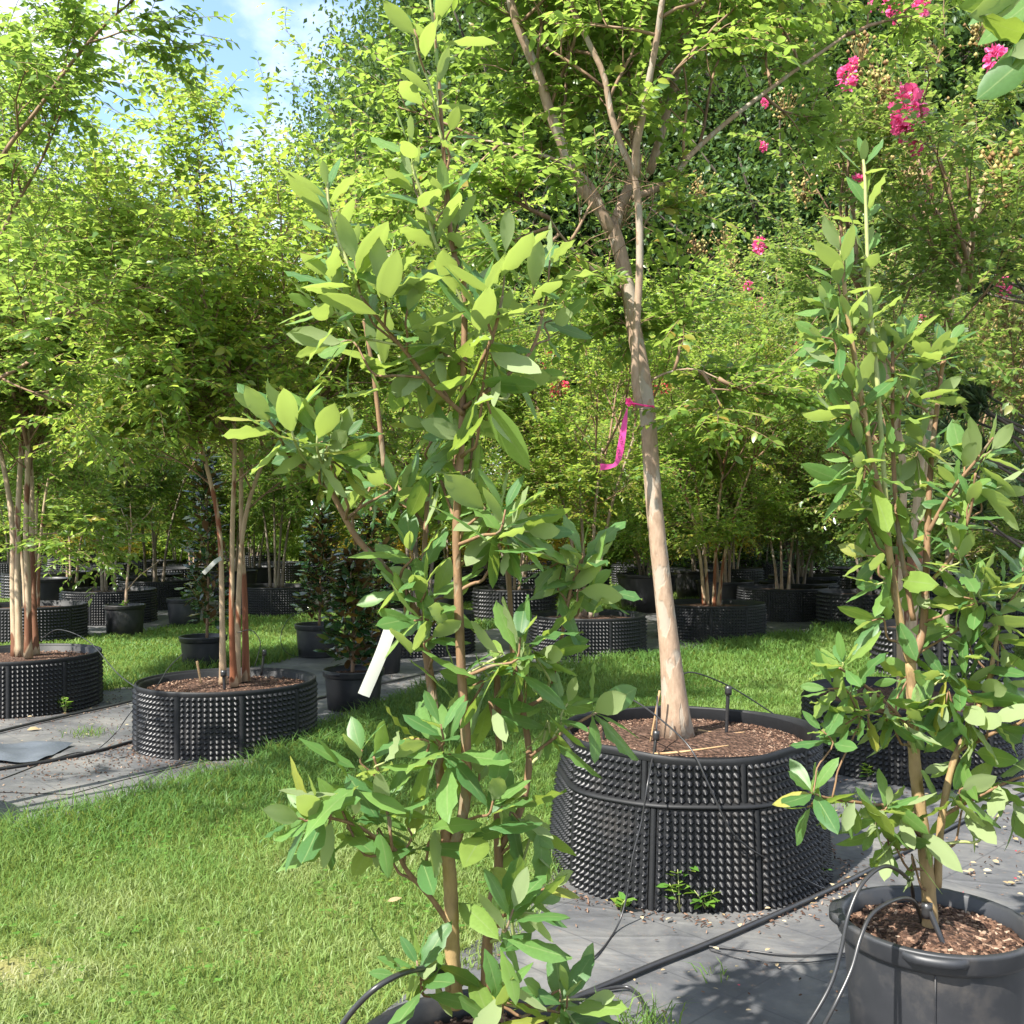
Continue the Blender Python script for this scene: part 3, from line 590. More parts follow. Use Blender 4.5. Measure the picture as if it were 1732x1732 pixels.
def make_tree(name, label, cat, loc, stems, tops, leaf, bark, seed, group=None, leaflen=.05, per=24, cfg=CFG, kind='diamond', singles=0, L0=1.4, r0=.02, sides=7, flowers=(), seeds=(), branchmat='bark_branch', clip=None):
    """stems: list of (pts, r0, r1) world curves; tops: list of (p, d, L, r) where the crown grows"""
    root = thing(name, label, cat, loc, group); c = np.array(loc, float)
    tv = []
    for pts, ra, rb, *fl in stems:
        p = spline(pts, 26); rr = np.linspace(ra, rb, 26)
        if fl: rr = rr+fl[0]*np.exp(-np.linspace(0, 1, 26)*26/2.2)
        tv.append(tubes([p-c], [rr], 10))
    if tv:
        for V, Fl in tv: mk('trunk', npmesh('trunk', V, Fl, M[bark], smooth=True), root)
    g = Grower(seed)
    for (p, d, L, r) in tops: g.grow(Vector(p), Vector(d), L, r, 0, cfg)
    parts = []
    for K, lst in g.paths.items():
        for sd, sel in ((6, [x for x in lst if x[3] <= 1]), (3, [x for x in lst if x[3] > 1])):
            if sel:
                pp = np.array([x[0] for x in sel])-c; t = np.linspace(0, 1, K)[None]
                rr = np.array([[x[1]] for x in sel])*(1-t)+np.array([[x[2]] for x in sel])*t
                parts.append(tubes(pp, np.maximum(rr, .0016), sd))
    V, Fl = join(parts); mk('branches', npmesh('branches', V, Fl, M[branchmat], smooth=True), root)
    r = np.random.default_rng(seed+5)
    pos, d, up, L = twig_leaves(g.twigs, per, leaflen, r)
    if clip is not None:
        ok = clip(pos); pos, d, up, L = pos[ok], d[ok], up[ok], L[ok]
    # leaf hue runs in sprays: neighbours on one twig are alike
    tint = np.clip(.5+.5*(vnoise(pos[:, 0]+pos[:, 2]*.7, pos[:, 1]+pos[:, 2], 2.2, seed+2)-.5)*1.6+r.normal(0, .16, len(pos)), .02, .98)
    if singles:
        px_ = 866+F*pos[:, 0]/pos[:, 1]; py_ = HZ-F*(pos[:, 2]-CH)/pos[:, 1]
        vis = (px_ > 0) & (px_ < 1732) & (py_ > 0) & (py_ < 1732)
        dist = np.where(vis, pos[:, 1]/np.maximum(L, .01)*.02, 1e6); idx = np.argsort(dist)[:singles]
        keep = np.ones(len(pos), bool); keep[idx] = False
        for j in idx:
            o = mk('leaf', single_leaf_mesh(leaf, j % 3), root); o.matrix_local = frame(d[j], up[j], L[j], pos[j]-c)
        pos, d, up, L, tint = pos[keep], d[keep], up[keep], L[keep], tint[keep]
    V, Fl, T = leaf_mass(pos-c, d, up, L, tint, kind)
    o = mk('foliage', npmesh('foliage', V, Fl, M[leaf], tint=T), root); tagk(o, 'stuff')
    for f in flowers: flower(root, *f)
    for f in seeds: seedhead(root, *f)
    return root
def flower(root, p, size, red=False):
    c = np.array(wl(root)); n = int(120); r = np.random.default_rng(int(abs(p[0])*1000+p[2]*77) % 9999)
    q = r.normal(0, 1, (n, 3)); q /= np.linalg.norm(q, axis=1, keepdims=True); rad = r.uniform(.55, 1, n)[:, None]
    pos = np.array(tuple(p))-c+q*rad*np.array([.42, .42, .62])*size*(1-.25*q[:, 2:3])
    V, Fl, T = leaf_mass(pos, q+r.normal(0, .6, (n, 3)), r.normal(0, 1, (n, 3)), size*r.uniform(.16, .34, n), r.random(n), 'oval', 1.7)
    o = mk('flower_cluster', npmesh('flower_cluster', V, Fl, M['flower_red' if red else 'flower'], tint=T), root)
def seedhead(root, p, size):
    c = np.array(wl(root)); n = 46; r = np.random.default_rng(int(abs(p[0])*1000+p[2]*91) % 9999)
    q = r.normal(0, 1, (n, 3))*np.array([.24, .24, .36])*size; ctr = np.array(tuple(p))-c+q
    oc = np.array([[1, 0, 0], [-1, 0, 0], [0, 1, 0], [0, -1, 0], [0, 0, 1.2], [0, 0, -1.2]], float); fo = np.array([[0, 2, 4], [2, 1, 4], [1, 3, 4], [3, 0, 4], [2, 0, 5], [1, 2, 5], [3, 1, 5], [0, 3, 5]])
    V = (ctr[:, None]+oc[None]*size*.07*r.uniform(.7, 1.2, (n, 1, 1))).reshape(-1, 3); Fq = (np.arange(n)[:, None, None]*6+fo[None]).reshape(-1, 3)
    tp = np.stack([np.repeat(np.array(tuple(p))[None]-c-np.array([0, 0, .4*size]), n, 0), ctr], 1)
    V2, F2_ = tubes(tp, np.full((n, 2), .0011*size/.2), 3)
    Va, Fa = join([(V, [Fq]), (V2, F2_)])
    mk('seed_cluster', npmesh('seed_cluster', Va, Fa, M['seed'], tint=np.repeat(r.random(n), 6).tolist()+[.2]*len(V2), smooth=True), root)
LMK = [(-60, 'just outside the left edge'), (30, 'above the left edge planter'), (130, 'above the planter with two grey stems'), (210, 'behind the bare sapling'), (310, 'left of the rust stemmed tree'), (410, 'behind the rust stemmed tree'), (540, 'behind the potted dark magnolias'), (640, 'above the hanging white tag'), (740, 'behind the front magnolia stems'), (850, 'right of the front magnolia stems'), (960, 'left of the pink ribbon'), (1060, 'behind the pink ribbon'), (1160, 'right of the ribboned trunk'), (1280, 'behind the planter with three thin stems'), (1390, 'left of the right magnolia'), (1500, 'behind the right magnolia leader'), (1620, 'behind the right magnolia, right half'), (1740, 'at the right edge'), (1880, 'just outside the right edge')]
USED = {}
def where(loc):
    x = 866+F*loc[0]/loc[1]; k = min(LMK, key=lambda q: abs(q[0]-x)); return k[1]
def relabel(roots, head):
    by = {}
    for r in roots: by.setdefault(where(r.location), []).append(r)
    for w, l in by.items():
        l.sort(key=lambda r: r.location.y)
        ow = [''] if len(l) == 1 else ['nearest', 'second nearest', 'third nearest', 'fourth nearest', 'fifth nearest', 'sixth nearest', 'seventh nearest', 'eighth nearest', 'ninth nearest', 'tenth nearest'][:len(l)-1]+['farthest']
        for o_, r in zip(ow, l): r['label'] = (o_+' ' if o_ else '')+head+' '+w
def copy_tree(src, loc, rotz, sc, label=None, group=None):
    r = src.copy(); COL.objects.link(r); r.location = loc; r.rotation_euler = (0, 0, rotz); r.scale = (sc, sc, sc)
    if label: r['label'] = label
    if group: r['group'] = group
    for ch in src.children:
        c = ch.copy(); COL.objects.link(c); c.parent = r
    return r

# ---------------------------------------------------------------- the pale single trunk tree in the middle
def limb(pts, Y0, Y1, n=24):
    k = len(pts)-1
    return [P(x, y, Y0+(Y1-Y0)*i/k) for i, (x, y) in enumerate(pts)]
def side_tops(pts, n, L, r, t0, seed, lift=.3, ang=(35, 70), endL=None):
    rr = random.Random(seed); p = [Vector(q) for q in spline(pts, 40)]; out_ = []
    for i in range(n):
        t = t0+(1-t0)*(i+rr.random())/n; k = min(38, int(t*39)); d = (p[k+1]-p[k]).normalized(); a = d.orthogonal().normalized(); a = Matrix.Rotation(rr.uniform(0, 6.283), 3, d) @ a
        th = math.radians(rr.uniform(*ang)); dd = (d*math.cos(th)+a*math.sin(th)+Vector((0, 0, lift*rr.uniform(-.4, 1)))).normalized()
        out_.append((p[k], dd, L*rr.uniform(.7, 1.25)*(1.15-.4*t), r))
    if endL: out_.append((p[-1], (p[-1]-p[-4]).normalized(), endL, r*1.3))
    return out_
SH = [dict(kids=4, ang=(25, 55), rat=.6, curve=.0, jit=.10, t0=.25, tap=.5), dict(kids=5, ang=(30, 65), rat=.5, curve=-.10, jit=.12, t0=.15, tap=.4, lift=.05), dict(twig=True, len=.30, curve=-.16, jit=.12, tap=.5)]
trunk = limb([(1146, 1252), (1136, 1130), (1122, 1000), (1106, 850), (1097, 720), (1088, 640), (1073, 560), (1064, 500), (1047, 420), (1036, 385)], 4.5, 4.62)
lA = limb([(1040, 400), (1010, 350), (972, 300), (950, 240), (932, 195), (912, 130), (893, 85), (868, 20), (840, -90), (820, -200)], 4.62, 4.3)
lB = limb([(1036, 392), (1052, 345), (1066, 310), (1078, 275), (1072, 220), (1090, 150), (1108, 80), (1120, 0), (1140, -150)], 4.62, 4.95)
lC = limb([(1082, 690), (1074, 640), (1076, 560), (1082, 450), (1080, 350), (1070, 290), (1052, 250), (1033, 190), (1022, 130), (1000, 80), (962, 0), (930, -120)], 4.47, 4.3)
lD = limb([(1074, 300), (1076, 250), (1086, 200), (1097, 140), (1112, 60), (1122, -10), (1150, -150)], 4.4, 4.1)
lE = limb([(1070, 335), (1130, 308), (1172, 258), (1240, 198), (1330, 130), (1430, 60)], 4.6, 4.9)
lF = limb([(1100, 290), (1128, 190), (1150, 100), (1162, 0), (1180, -120)], 4.75, 5.1)
lG = limb([(1046, 420), (990, 300), (880, 250), (800, 235)], 4.6, 4.9)
lH = limb([(1050, 500), (985, 440), (950, 400), (930, 370)], 4.6, 4.2)
lI = limb([(1090, 650), (1130, 630), (1175, 625), (1215, 640)], 4.6, 4.5)
stems = [(trunk, .0385, .032, .042), (lA, .028, .016), (lB, .026, .013), (lC, .018, .011), (lD, .018, .010), (lE, .016, .007), (lF, .021, .012), (lG, .012, .004), (lH, .010, .003), (lI, .006, .003)]
tops = []
for i, (l, n, L, t0) in enumerate([(lA, 8, .85, .3), (lB, 7, .85, .4), (lC, 6, .7, .55), (lD, 4, .6, .4), (lE, 5, .7, .3), (lF, 6, .8, .2), (lG, 5, .55, .35), (lH, 3, .30, .5), (lI, 3, .24, .3)]):
    tops += side_tops(l, n, L, .008, t0, 40+i, endL=.5 if i < 7 else .25)
tops += side_tops(trunk, 3, .22, .003, .55, 77) + side_tops(lC, 5, .28, .003, .05, 78)
def vopen(q):
    xx = 866+F*q[:, 0]/q[:, 1]; yy = HZ-F*(q[:, 2]-CH)/q[:, 1]
    near = q[:, 1] < 4.75
    return ~(near & (np.hypot((xx-1045)/70, (yy-330)/130) < 1))
tops = [(p, Vector((d.x, max(d.y, -.12)+.12, d.z)).normalized(), L, r) for p, d, L, r in tops]
ct = make_tree('crepe_myrtle', 'pale smooth trunked tree forking at eye height, growing from the big two tier planter', 'tree', (trunk[0].x, trunk[0].y, .53), stems, tops, 'leaf_green', 'bark_pale', 11, 'crepe myrtles in planters', .052, 20, SH, 'oval', singles=290, branchmat='bark_branch', clip=vopen)
# pink ribbon on it
def ribbon_mesh(pts, wids, tw, mat, root, name):
    p = spline(pts, 24); w = np.interp(np.linspace(0, 1, 24), np.linspace(0, 1, len(wids)), wids); a = np.interp(np.linspace(0, 1, 24), np.linspace(0, 1, len(tw)), tw)
    T = np.gradient(p, axis=0); T /= np.linalg.norm(T, axis=1, keepdims=True); s = np.cross(T, np.array([0, -1., 0])); s /= np.linalg.norm(s, axis=1, keepdims=True); nn = np.cross(s, T)
    d = s*np.cos(a)[:, None]+nn*np.sin(a)[:, None]; V = np.stack([p-d*w[:, None]/2, p, p+d*w[:, None]/2], 1); V[:, 1] += nn*.0015; V = V.reshape(-1, 3)
    c = np.array(wl(root)); k = np.arange(23)[:, None]*3
    return mk(name, npmesh(name, V-c, [np.concatenate([k+np.array([[0, 1, 4, 3]]), k+np.array([[1, 2, 5, 4]])])], mat, tint=np.linspace(0, .9, len(V)), smooth=True), root)
rb = thing('marking_ribbon', 'pink plastic ribbon tied to the pale trunk, its printed tail curling left', 'ribbon', P(1064, 682, 4.40))
ribbon_mesh([P(1061, 690, 4.39), P(1057, 712, 4.385), P(1053, 738, 4.38), P(1049, 762, 4.38), P(1045, 778, 4.375), P(1036, 788, 4.36), P(1015, 790, 4.35)], [.010, .024, .028, .030, .028, .026, .030], [1.0, .35, -.35, .15, .5, 1.0, .3], M['ribbon'], rb, 'tail')
for k in range(5):
    a = k*1.25; q = P(1063, 680, 4.38); ribbon_mesh([q, q+Vector((.014*math.cos(a), -.008, .016*math.sin(a))), q+Vector((.006*math.cos(a+1), -.012, .02*math.sin(a+1)))], [.01, .018, .01], [0, 1.2, 2], M['ribbon'], rb, 'knot')
tube_obj('loop', [P(1063, 681, 4.385), P(1075, 683, 4.405), P(1090, 686, 4.44), P(1106, 688, 4.52), P(1100, 690, 4.60), P(1078, 688, 4.56), P(1068, 683, 4.46), P(1063, 681, 4.39)], .004, M['ribbon'], rb, 5, 24)
def text(s, size, loc, rot, mat, root):
    cu = bpy.data.curves.new('t', 'FONT'); cu.body = s; cu.size = size; cu.align_x = 'CENTER'; cu.align_y = 'CENTER'; cu.extrude = .0003
    o = bpy.data.objects.new('t', cu); COL.objects.link(o); dg = bpy.context.evaluated_depsgraph_get(); me = bpy.data.meshes.new_from_object(o.evaluated_get(dg)); bpy.data.objects.remove(o)
    me.materials.clear(); me.materials.append(mat)
    q = mk('printed_word', me, root); q.location = Vector(loc)-wl(root); q.rotation_euler = rot; return q
for (x, y) in ((1049.5, 741), (1046.5, 766)):
    text('HOLD', .019, P(x, y, 4.371), (math.radians(90), math.radians(-100+180), 0), M['ink'], rb)

# ---------------------------------------------------------------- multi stem trees standing in planters
def crown_tops(ends, L, r, seed, spread=.5, n=3):
    rr = random.Random(seed); t = []
    for (p, d) in ends:
        for k in range(n):
            a = rr.uniform(0, 6.283); dd = (Vector(d)+Vector((math.cos(a)*spread, math.sin(a)*spread, rr.uniform(-.15, .2)))).normalized()
            t.append((Vector(p)-Vector(d)*rr.uniform(0, .35), dd, L*rr.uniform(.8, 1.2), r))
    return t
def ends_of(stems): return [(Vector(s[0][-1]), (Vector(s[0][-1])-Vector(s[0][-2])).normalized()) for s in stems]
def px_stems(lst, Y0, r0, r1, flare=.012):
    o = []
    for i, pts in enumerate(lst):
        dy = [.0, -.10, .12, .05, -.06][i % 5]; o.append((limb(pts, Y0+dy, Y0+dy*3.5), r0, r1, flare))
    return o
BIG = [dict(kids=4, ang=(18, 42), rat=.74, curve=.02, jit=.06, t0=.2, tap=.55), dict(kids=4, ang=(28, 55), rat=.62, curve=-.04, jit=.09, t0=.2, tap=.5), dict(kids=6, ang=(30, 65), rat=.5, curve=-.12, jit=.12, t0=.15, tap=.4, lift=.05), dict(twig=True, len=.34, curve=-.18, jit=.12, tap=.5)]
# three peeling stems, left middle
sB = px_stems([[(377, 1165), (376, 1060), (373, 930), (364, 850), (342, 760), (318, 660)], [(396, 1160), (392, 1060), (393, 900), (397, 760), (392, 640)], [(416, 1152), (414, 1010), (409, 920), (408, 800), (412, 720), (432, 570)], [(400, 1155), (404, 1000), (411, 900), (430, 820), (468, 730)]], 6.9, .020, .012)
tB = crown_tops(ends_of(sB), 1.0, .015, 5, .55, 3) + [(P(400, 700, 7.0), (.15, .1, 1), 1.45, .016), (P(395, 680, 6.8), (-.5, -.2, 1), 1.15, .014), (P(400, 690, 6.9), (.6, .2, .9), 1.6, .014)]
for i_, s_ in enumerate(sB): tB += side_tops(s_[0], 4, .75, .007, .62, 300+i_, lift=.2)
make_tree('crepe_myrtle', 'tree with several rust and cream peeling stems in the left middle planter', 'tree', (-1.92, 6.9, .4), sB, tB, 'leaf_yellowgreen', 'bark_rust', 21, 'crepe myrtles in planters', .062, 15, BIG, singles=200)
# pale cream stems, left edge
sA = px_stems([[(34, 1112), (30, 1000), (30, 880), (36, 760), (40, 700)], [(48, 1112), (47, 990), (44, 900), (47, 780), (44, 690)], [(60, 1108), (56, 1000), (54, 860), (52, 790), (42, 730)], [(26, 1115), (22, 1000), (20, 880), (2, 770), (-20, 700)]], 8.3, .026, .017)
tA = crown_tops(ends_of(sA), 1.1, .016, 6, .6, 3) + [(P(40, 700, 8.2), (-.05, .0, 1), 2.1, .016), (P(30, 700, 8.2), (-.4, .1, 1), 2.0, .016), (P(45, 905, 8.1), (.9, -.3, .15), .55, .006)]
for i_, s_ in enumerate(sA): tA += side_tops(s_[0], 4, .8, .007, .62, 310+i_, lift=.2)
make_tree('crepe_myrtle', 'tree with a clump of pale cream stems at the left picture edge', 'tree', (-3.96, 8.3, .4), sA, tA, 'leaf_green', 'bark_cream', 22, 'crepe myrtles in planters', .062, 17, BIG, singles=200)
# a nearer tree left of the frame, its boughs reach into the top left corner and shade the lawn
sT = [([Vector((-3.15, 4.7, .4)), Vector((-3.1, 4.6, 1.2)), Vector((-2.9, 4.3, 2.0)), Vector((-2.65, 3.85, 2.8))], .032, .02), ([Vector((-3.2, 4.8, .4)), Vector((-3.25, 4.9, 1.4)), Vector((-3.1, 5.1, 2.3)), Vector((-2.85, 4.1, 3.0))], .03, .018), ([Vector((-3.25, 4.6, .4)), Vector((-3.4, 4.5, 1.4)), Vector((-3.5, 4.4, 2.4))], .03, .018)]
lT1 = limb([(-90, 700), (0, 640), (50, 610), (90, 560), (140, 500)], 5.2, 5.3); lT2 = limb([(-60, 420), (0, 272), (60, 190), (130, 95), (185, 35), (220, 5)], 5.2, 5.0); lT3 = limb([(-100, 620), (0, 400), (70, 270), (100, 200)], 5.4, 5.6)
sT += [(lT1, .013, .005), (lT2, .013, .005), (lT3, .011, .005)]
tT = crown_tops(ends_of(sT[:3]), 1.0, .014, 8, .6, 2) + side_tops(lT1, 5, .55, .006, .2, 61) + side_tops(lT2, 6, .32, .006, .0, 62, endL=.12) + side_tops(lT3, 7, .5, .006, .05, 63, endL=.15)
make_tree('crepe_myrtle', 'near tree whose boughs hang into the top left corner from outside the picture', 'tree', (-3.2, 4.7, .4), sT, tT, 'leaf_green', 'bark_branch', 23, 'crepe myrtles in planters', .055, 18, SH, singles=150)
dimple_pot('black dimpled planter of the near tree just outside the left picture edge', -3.2, 4.75, .5, .43, 9, .0345)
# tree in the planter behind the right magnolia, in flower
sQ = px_stems([[(1526, 1180), (1524, 1090), (1520, 960), (1528, 800), (1500, 640), (1455, 480), (1440, 330)], [(1540, 1180), (1548, 1000), (1570, 800), (1590, 600), (1640, 420), (1665, 300)], [(1533, 1185), (1540, 960), (1560, 760), (1575, 560), (1580, 400), (1570, 280)]], 6.35, .028, .015)
tQ = crown_tops([(Vector(s[0][-2]), (0, 0, 1)) for s in sQ], 1.0, .013, 9, .6, 3) + side_tops(sQ[0][0], 6, .6, .008, .55, 71)+side_tops(sQ[1][0], 6, .6, .008, .55, 72)+side_tops(sQ[2][0], 5, .6, .008, .55, 73)
fl = [(P(1537, 178, 5.9), .20), (P(1532, 200, 5.85), .15), (P(1432, 128, 6.0), .11), (P(1444, 107, 6.0), .06), (P(1515, 5, 5.9), .14), (P(1560, 8, 6.0), .10), (P(1684, 98, 5.9), .13), (P(1550, 250, 6.0), .08), (P(1475, 8, 6.2), .05), (P(1450, 310, 6.2), .09), (P(1294, 172, 6.6), .05), (P(1290, 245, 6.7), .06), (P(1285, 413, 7.5), .09)]
sd = [(P(1310, 55, 6.3), .22), (P(1330, 75, 6.3), .18), (P(1485, 130, 6.0), .22), (P(1492, 155, 6.0), .15), (P(1700, 280, 5.9), .26), (P(1690, 310, 5.9), .2), (P(1580, 90, 6.1), .16), (P(1455, 90, 6.2), .2), (P(1360, 320, 7), .2), (P(1540, 300, 6.4), .2), (P(1660, 50, 6.0), .2), (P(1470, 210, 6.3), .18), (P(1330, 180, 6.6), .18)]
make_tree('crepe_myrtle', 'tree carrying bright pink flower clusters behind the right young magnolia', 'tree', (2.45, 6.35, .4), sQ, tQ, 'leaf_gloss', 'bark_cream', 24, 'crepe myrtles in planters', .058, 24, SH, singles=200, flowers=fl, seeds=sd)
# mid distance trees: own stems traced, own crown each
MID = [dict(kids=4, ang=(18, 45), rat=.72, curve=.02, jit=.07, t0=.2, tap=.55), dict(kids=4, ang=(28, 60), rat=.6, curve=-.05, jit=.1, t0=.15, tap=.5), dict(kids=4, ang=(30, 65), rat=.5, curve=-.12, jit=.12, t0=.15, tap=.4, lift=.05), dict(twig=True, len=.40, curve=-.16, jit=.12, tap=.5)]
def vase(x, y, n, seed, h=1.9, lean=.22, z0=.4):
    rr = random.Random(seed); st = []
    for i in range(n):
        a = 6.283*i/n+rr.uniform(-.4, .4); b = Vector((x+.09*math.cos(a), y+.09*math.sin(a), z0)); l = lean*rr.uniform(.6, 1.3)
        st.append(([b, b+Vector((math.cos(a)*l*.25, math.sin(a)*l*.25, h*.35)), b+Vector((math.cos(a)*l*.8, math.sin(a)*l*.8, h*.7)), b+Vector((math.cos(a)*l*1.8, math.sin(a)*l*1.8, h*rr.uniform(.9, 1.15)))], .022, .013, .01))
    return st
def vase_tree(label, x, Y, leaf, bark, seed, n=4, h=1.9, L=1.25, group='crepe myrtles in planters', leaflen=.062, per=18, cfg=MID, lean=.22, nt_=3, spread=.6, z0=.4, low=2, **k):
    st = vase(x, Y, n, seed, h, lean, z0)
    tp = crown_tops(ends_of(st), L, .014, seed+1, spread, nt_)
    for i_, s_ in enumerate(st): tp += side_tops(s_[0], low, .62, .007, .42, seed*7+i_, lift=.25, ang=(45, 85))
    return make_tree('crepe_myrtle', label, 'tree', (x, Y, z0), st, tp, leaf, bark, seed, group, leaflen, per, cfg, **k)
vA2 = vase_tree('tree behind the cream stemmed clump at the left edge', -6.0, 12.8, 'leaf_green', 'bark_cream', 31)
vC = vase_tree('tree with two slim grey stems on the left, behind the bare sapling', -5.98, 15.2, 'leaf_dark', 'bark_grey', 32, 3)
vH = vase_tree('tree with pale grey stems behind the potted dark magnolias', -3.8, 16.5, 'leaf_dark', 'bark_grey', 33, 4)
vK = vase_tree('tree behind the front magnolia, thin dark stems', -1.05, 11.7, 'leaf_yellowgreen', 'bark_grey', 34, 4)
vL = vase_tree('tree with slim tan stems just left of the ribboned trunk across the lawn', .85, 11.5, 'leaf_yellowgreen', 'bark_pale', 35, 4)
vM = vase_tree('tree with four peeling red brown stems right of the ribboned trunk', 2.55, 13.1, 'leaf_yellowgreen', 'bark_rust', 36, 4, h=1.8)
vO = vase_tree('tree with three thin tan stems and pale glossy leaves across the right lawn', 4.15, 15.7, 'leaf_gloss', 'bark_pale', 37, 3, h=1.5)
POTS = [[o.location.x, o.location.y, False] for o in bpy.data.objects if o.get('category') in ('planter', 'pot') and o.location.y > 8]
for q in POTS: q[2] = any(o.get('category') == 'tree' and math.hypot(o.location.x-q[0], o.location.y-q[1]) < .4 for o in bpy.data.objects)
def stand(x, Y):
    """a place for a far tree: in a free planter nearby, else in a planter of its own; None where one already grows"""
    best = min(POTS, key=lambda q: math.hypot(q[0]-x, q[1]-Y)); d = math.hypot(best[0]-x, best[1]-Y)
    if d < 1.3:
        if best[2]: return None
        best[2] = True; return best[0], best[1], .4
    if Y > 36: return x, Y, 0.
    far_pots.append(copy_tree(far_pots[1], (x, Y, 0), x*1.7, 1.0)); POTS.append([x, Y, True]); return x, Y, .4
RT = [dict(kids=4, ang=(16, 40), rat=.70, curve=.04, jit=.06, t0=.12, tap=.55), dict(kids=4, ang=(28, 60), rat=.55, curve=-.05, jit=.1, t0=.12, tap=.5), dict(kids=5, ang=(30, 65), rat=.5, curve=-.12, jit=.12, t0=.12, tap=.4, lift=.05), dict(twig=True, len=.42, curve=-.16, jit=.12, tap=.5)]
x0_, y0_ = (1460-866)/F*14.6, 14.6; stand(x0_, y0_); rr = random.Random(13)
rt = vase_tree('tall flowering crepe myrtle', x0_, y0_, 'leaf_gloss', 'bark_grey', 61, 3, h=1.5, L=1.95, group='tall flowering trees on the right', leaflen=.062, per=20, cfg=RT, lean=.2, nt_=3, spread=.35,
    seeds=[(Vector((x0_+rr.uniform(-1.3, 1.3), y0_-rr.uniform(.3, 1.5), rr.uniform(2.4, 6))), .3) for _ in range(16)], flowers=[(Vector((x0_+rr.uniform(-1.1, 1.1), y0_-rr.uniform(.6, 1.4), rr.uniform(3, 6))), .14) for _ in range(3)])
rts = [rt]
for i, (x, Y, sc_) in enumerate([(1590, 10.0, 1.0), (1730, 9.4, 1.05), (1420, 18.5, 1.3), (1650, 13.0, 1.1), (1310, 15.5, 1.05), (1880, 11, 1.0)]):
    q = stand((x-866)/F*Y, Y)
    if q: rts.append(copy_tree(rt, q, i*1.7+.8, sc_))
relabel(rts, 'tall flowering crepe myrtle')
# far rows: copies of four masters, each copy a tree of its own
far = []
FARL = 'crepe myrtle in the crowded far rows beyond the lawns'
farspec = [('leaf_green', 51), ('leaf_yellowgreen', 52), ('leaf_gloss', 53), ('leaf_yellow', 54), ('leaf_dark', 55), ('leaf_yellowgreen', 56)]
farpos = {5: [(200, 30), (90, 33), (330, 31), (440, 29), (20, 31), (540, 32), (640, 30), (740, 34), (860, 32), (960, 28), (1080, 31), (1160, 29), (1260, 28), (1370, 31), (1470, 30), (1580, 33), (1690, 30), (260, 40), (380, 42), (130, 44), (500, 40), (600, 42), (820, 42), (1030, 38), (1200, 38), (60, 50), (220, 52), (340, 50), (460, 52)], 0: [(250, 19.5), (560, 22), (-160, 14), (180, 24), (470, 21), (300, 18), (1130, 20), (20, 24), (900, 27), (1290, 26), (700, 30)],
          1: [(120, 18), (395, 20), (640, 21), (880, 19), (1010, 17), (1110, 22), (1240, 22), (620, 17), (330, 24), (760, 19), (1080, 24), (900, 15.5), (520, 27), (980, 32), (100, 30), (1190, 16.5)],
          2: [(1350, 17), (1450, 18.5), (1380, 20), (1560, 19), (1720, 22), (1290, 18), (1860, 11), (1450, 27), (1620, 28)],
          3: [(170, 28), (820, 22), (960, 20), (640, 25), (240, 33), (1200, 25)],
          4: [(300, 27), (450, 33), (180, 31), (100, 40), (330, 42), (500, 44), (0, 44), (600, 46), (900, 36), (1000, 44), (1250, 40), (1420, 42), (1700, 40), (220, 46), (160, 50), (400, 52), (290, 55), (400, 30), (560, 34), (40, 36), (250, 38), (1100, 34), (1350, 33), (1500, 36), (800, 38), (-60, 30), (680, 40)]}
FLAB = {0: 'green leaved', 1: 'bright yellow green leaved', 2: 'glossy leaved', 3: 'yellow leaved low crowned', 4: 'dark leaved', 5: 'low bushy'}
for k, (lf, sdv) in enumerate(farspec):
    lst = farpos[k]; x, Y = lst[0]; lab = FLAB[k]+' '+FARL
    extra = {}
    if k == 2:
        X0 = (x-866)/F*Y; rr = random.Random(3)
        extra = dict(seeds=[(Vector((X0+rr.uniform(-1.2, 1.2), Y-rr.uniform(.2, 1.2), rr.uniform(2.2, 4.6))), .3) for _ in range(9)], flowers=[(Vector((X0+.5, Y-1.0, 2.6)), .16)])
    if k == 1:
        X0 = (x-866)/F*Y; rr = random.Random(4)
        extra = dict(flowers=[(Vector((X0+rr.uniform(-.9, .9), Y-.9, rr.uniform(3.4, 4.8))), .2, True) for _ in range(3)])
    h = [1.5, 1.35, 1.1, .7, .9, .25][k]
    allr = []; stand((x-866)/F*Y, Y)
    t0 = vase_tree(lab, (x-866)/F*Y, Y, lf, ['bark_grey', 'bark_pale', 'bark_grey', 'bark_grey', 'bark_grey', 'bark_grey'][k], sdv, 3, h=h, L=[1.3, 1.3, 1.15, .75, 1.25, .85][k], group=FLAB[k]+' far row trees', per=11, leaflen=[.082, .078, .072, .064, .088, .092][k], **extra)
    for i, (x, Y) in enumerate(lst[1:]):
        q = stand((x-866)/F*Y, Y)
        if q: allr.append(copy_tree(t0, q, i*1.9+1, .95+.25*((i*7) % 5)/5))
    relabel(allr+[t0], FLAB[k]+' far row tree')
relabel(far_pots, 'distant black dimpled planter'); relabel(far_tubs, 'distant smooth black tub')
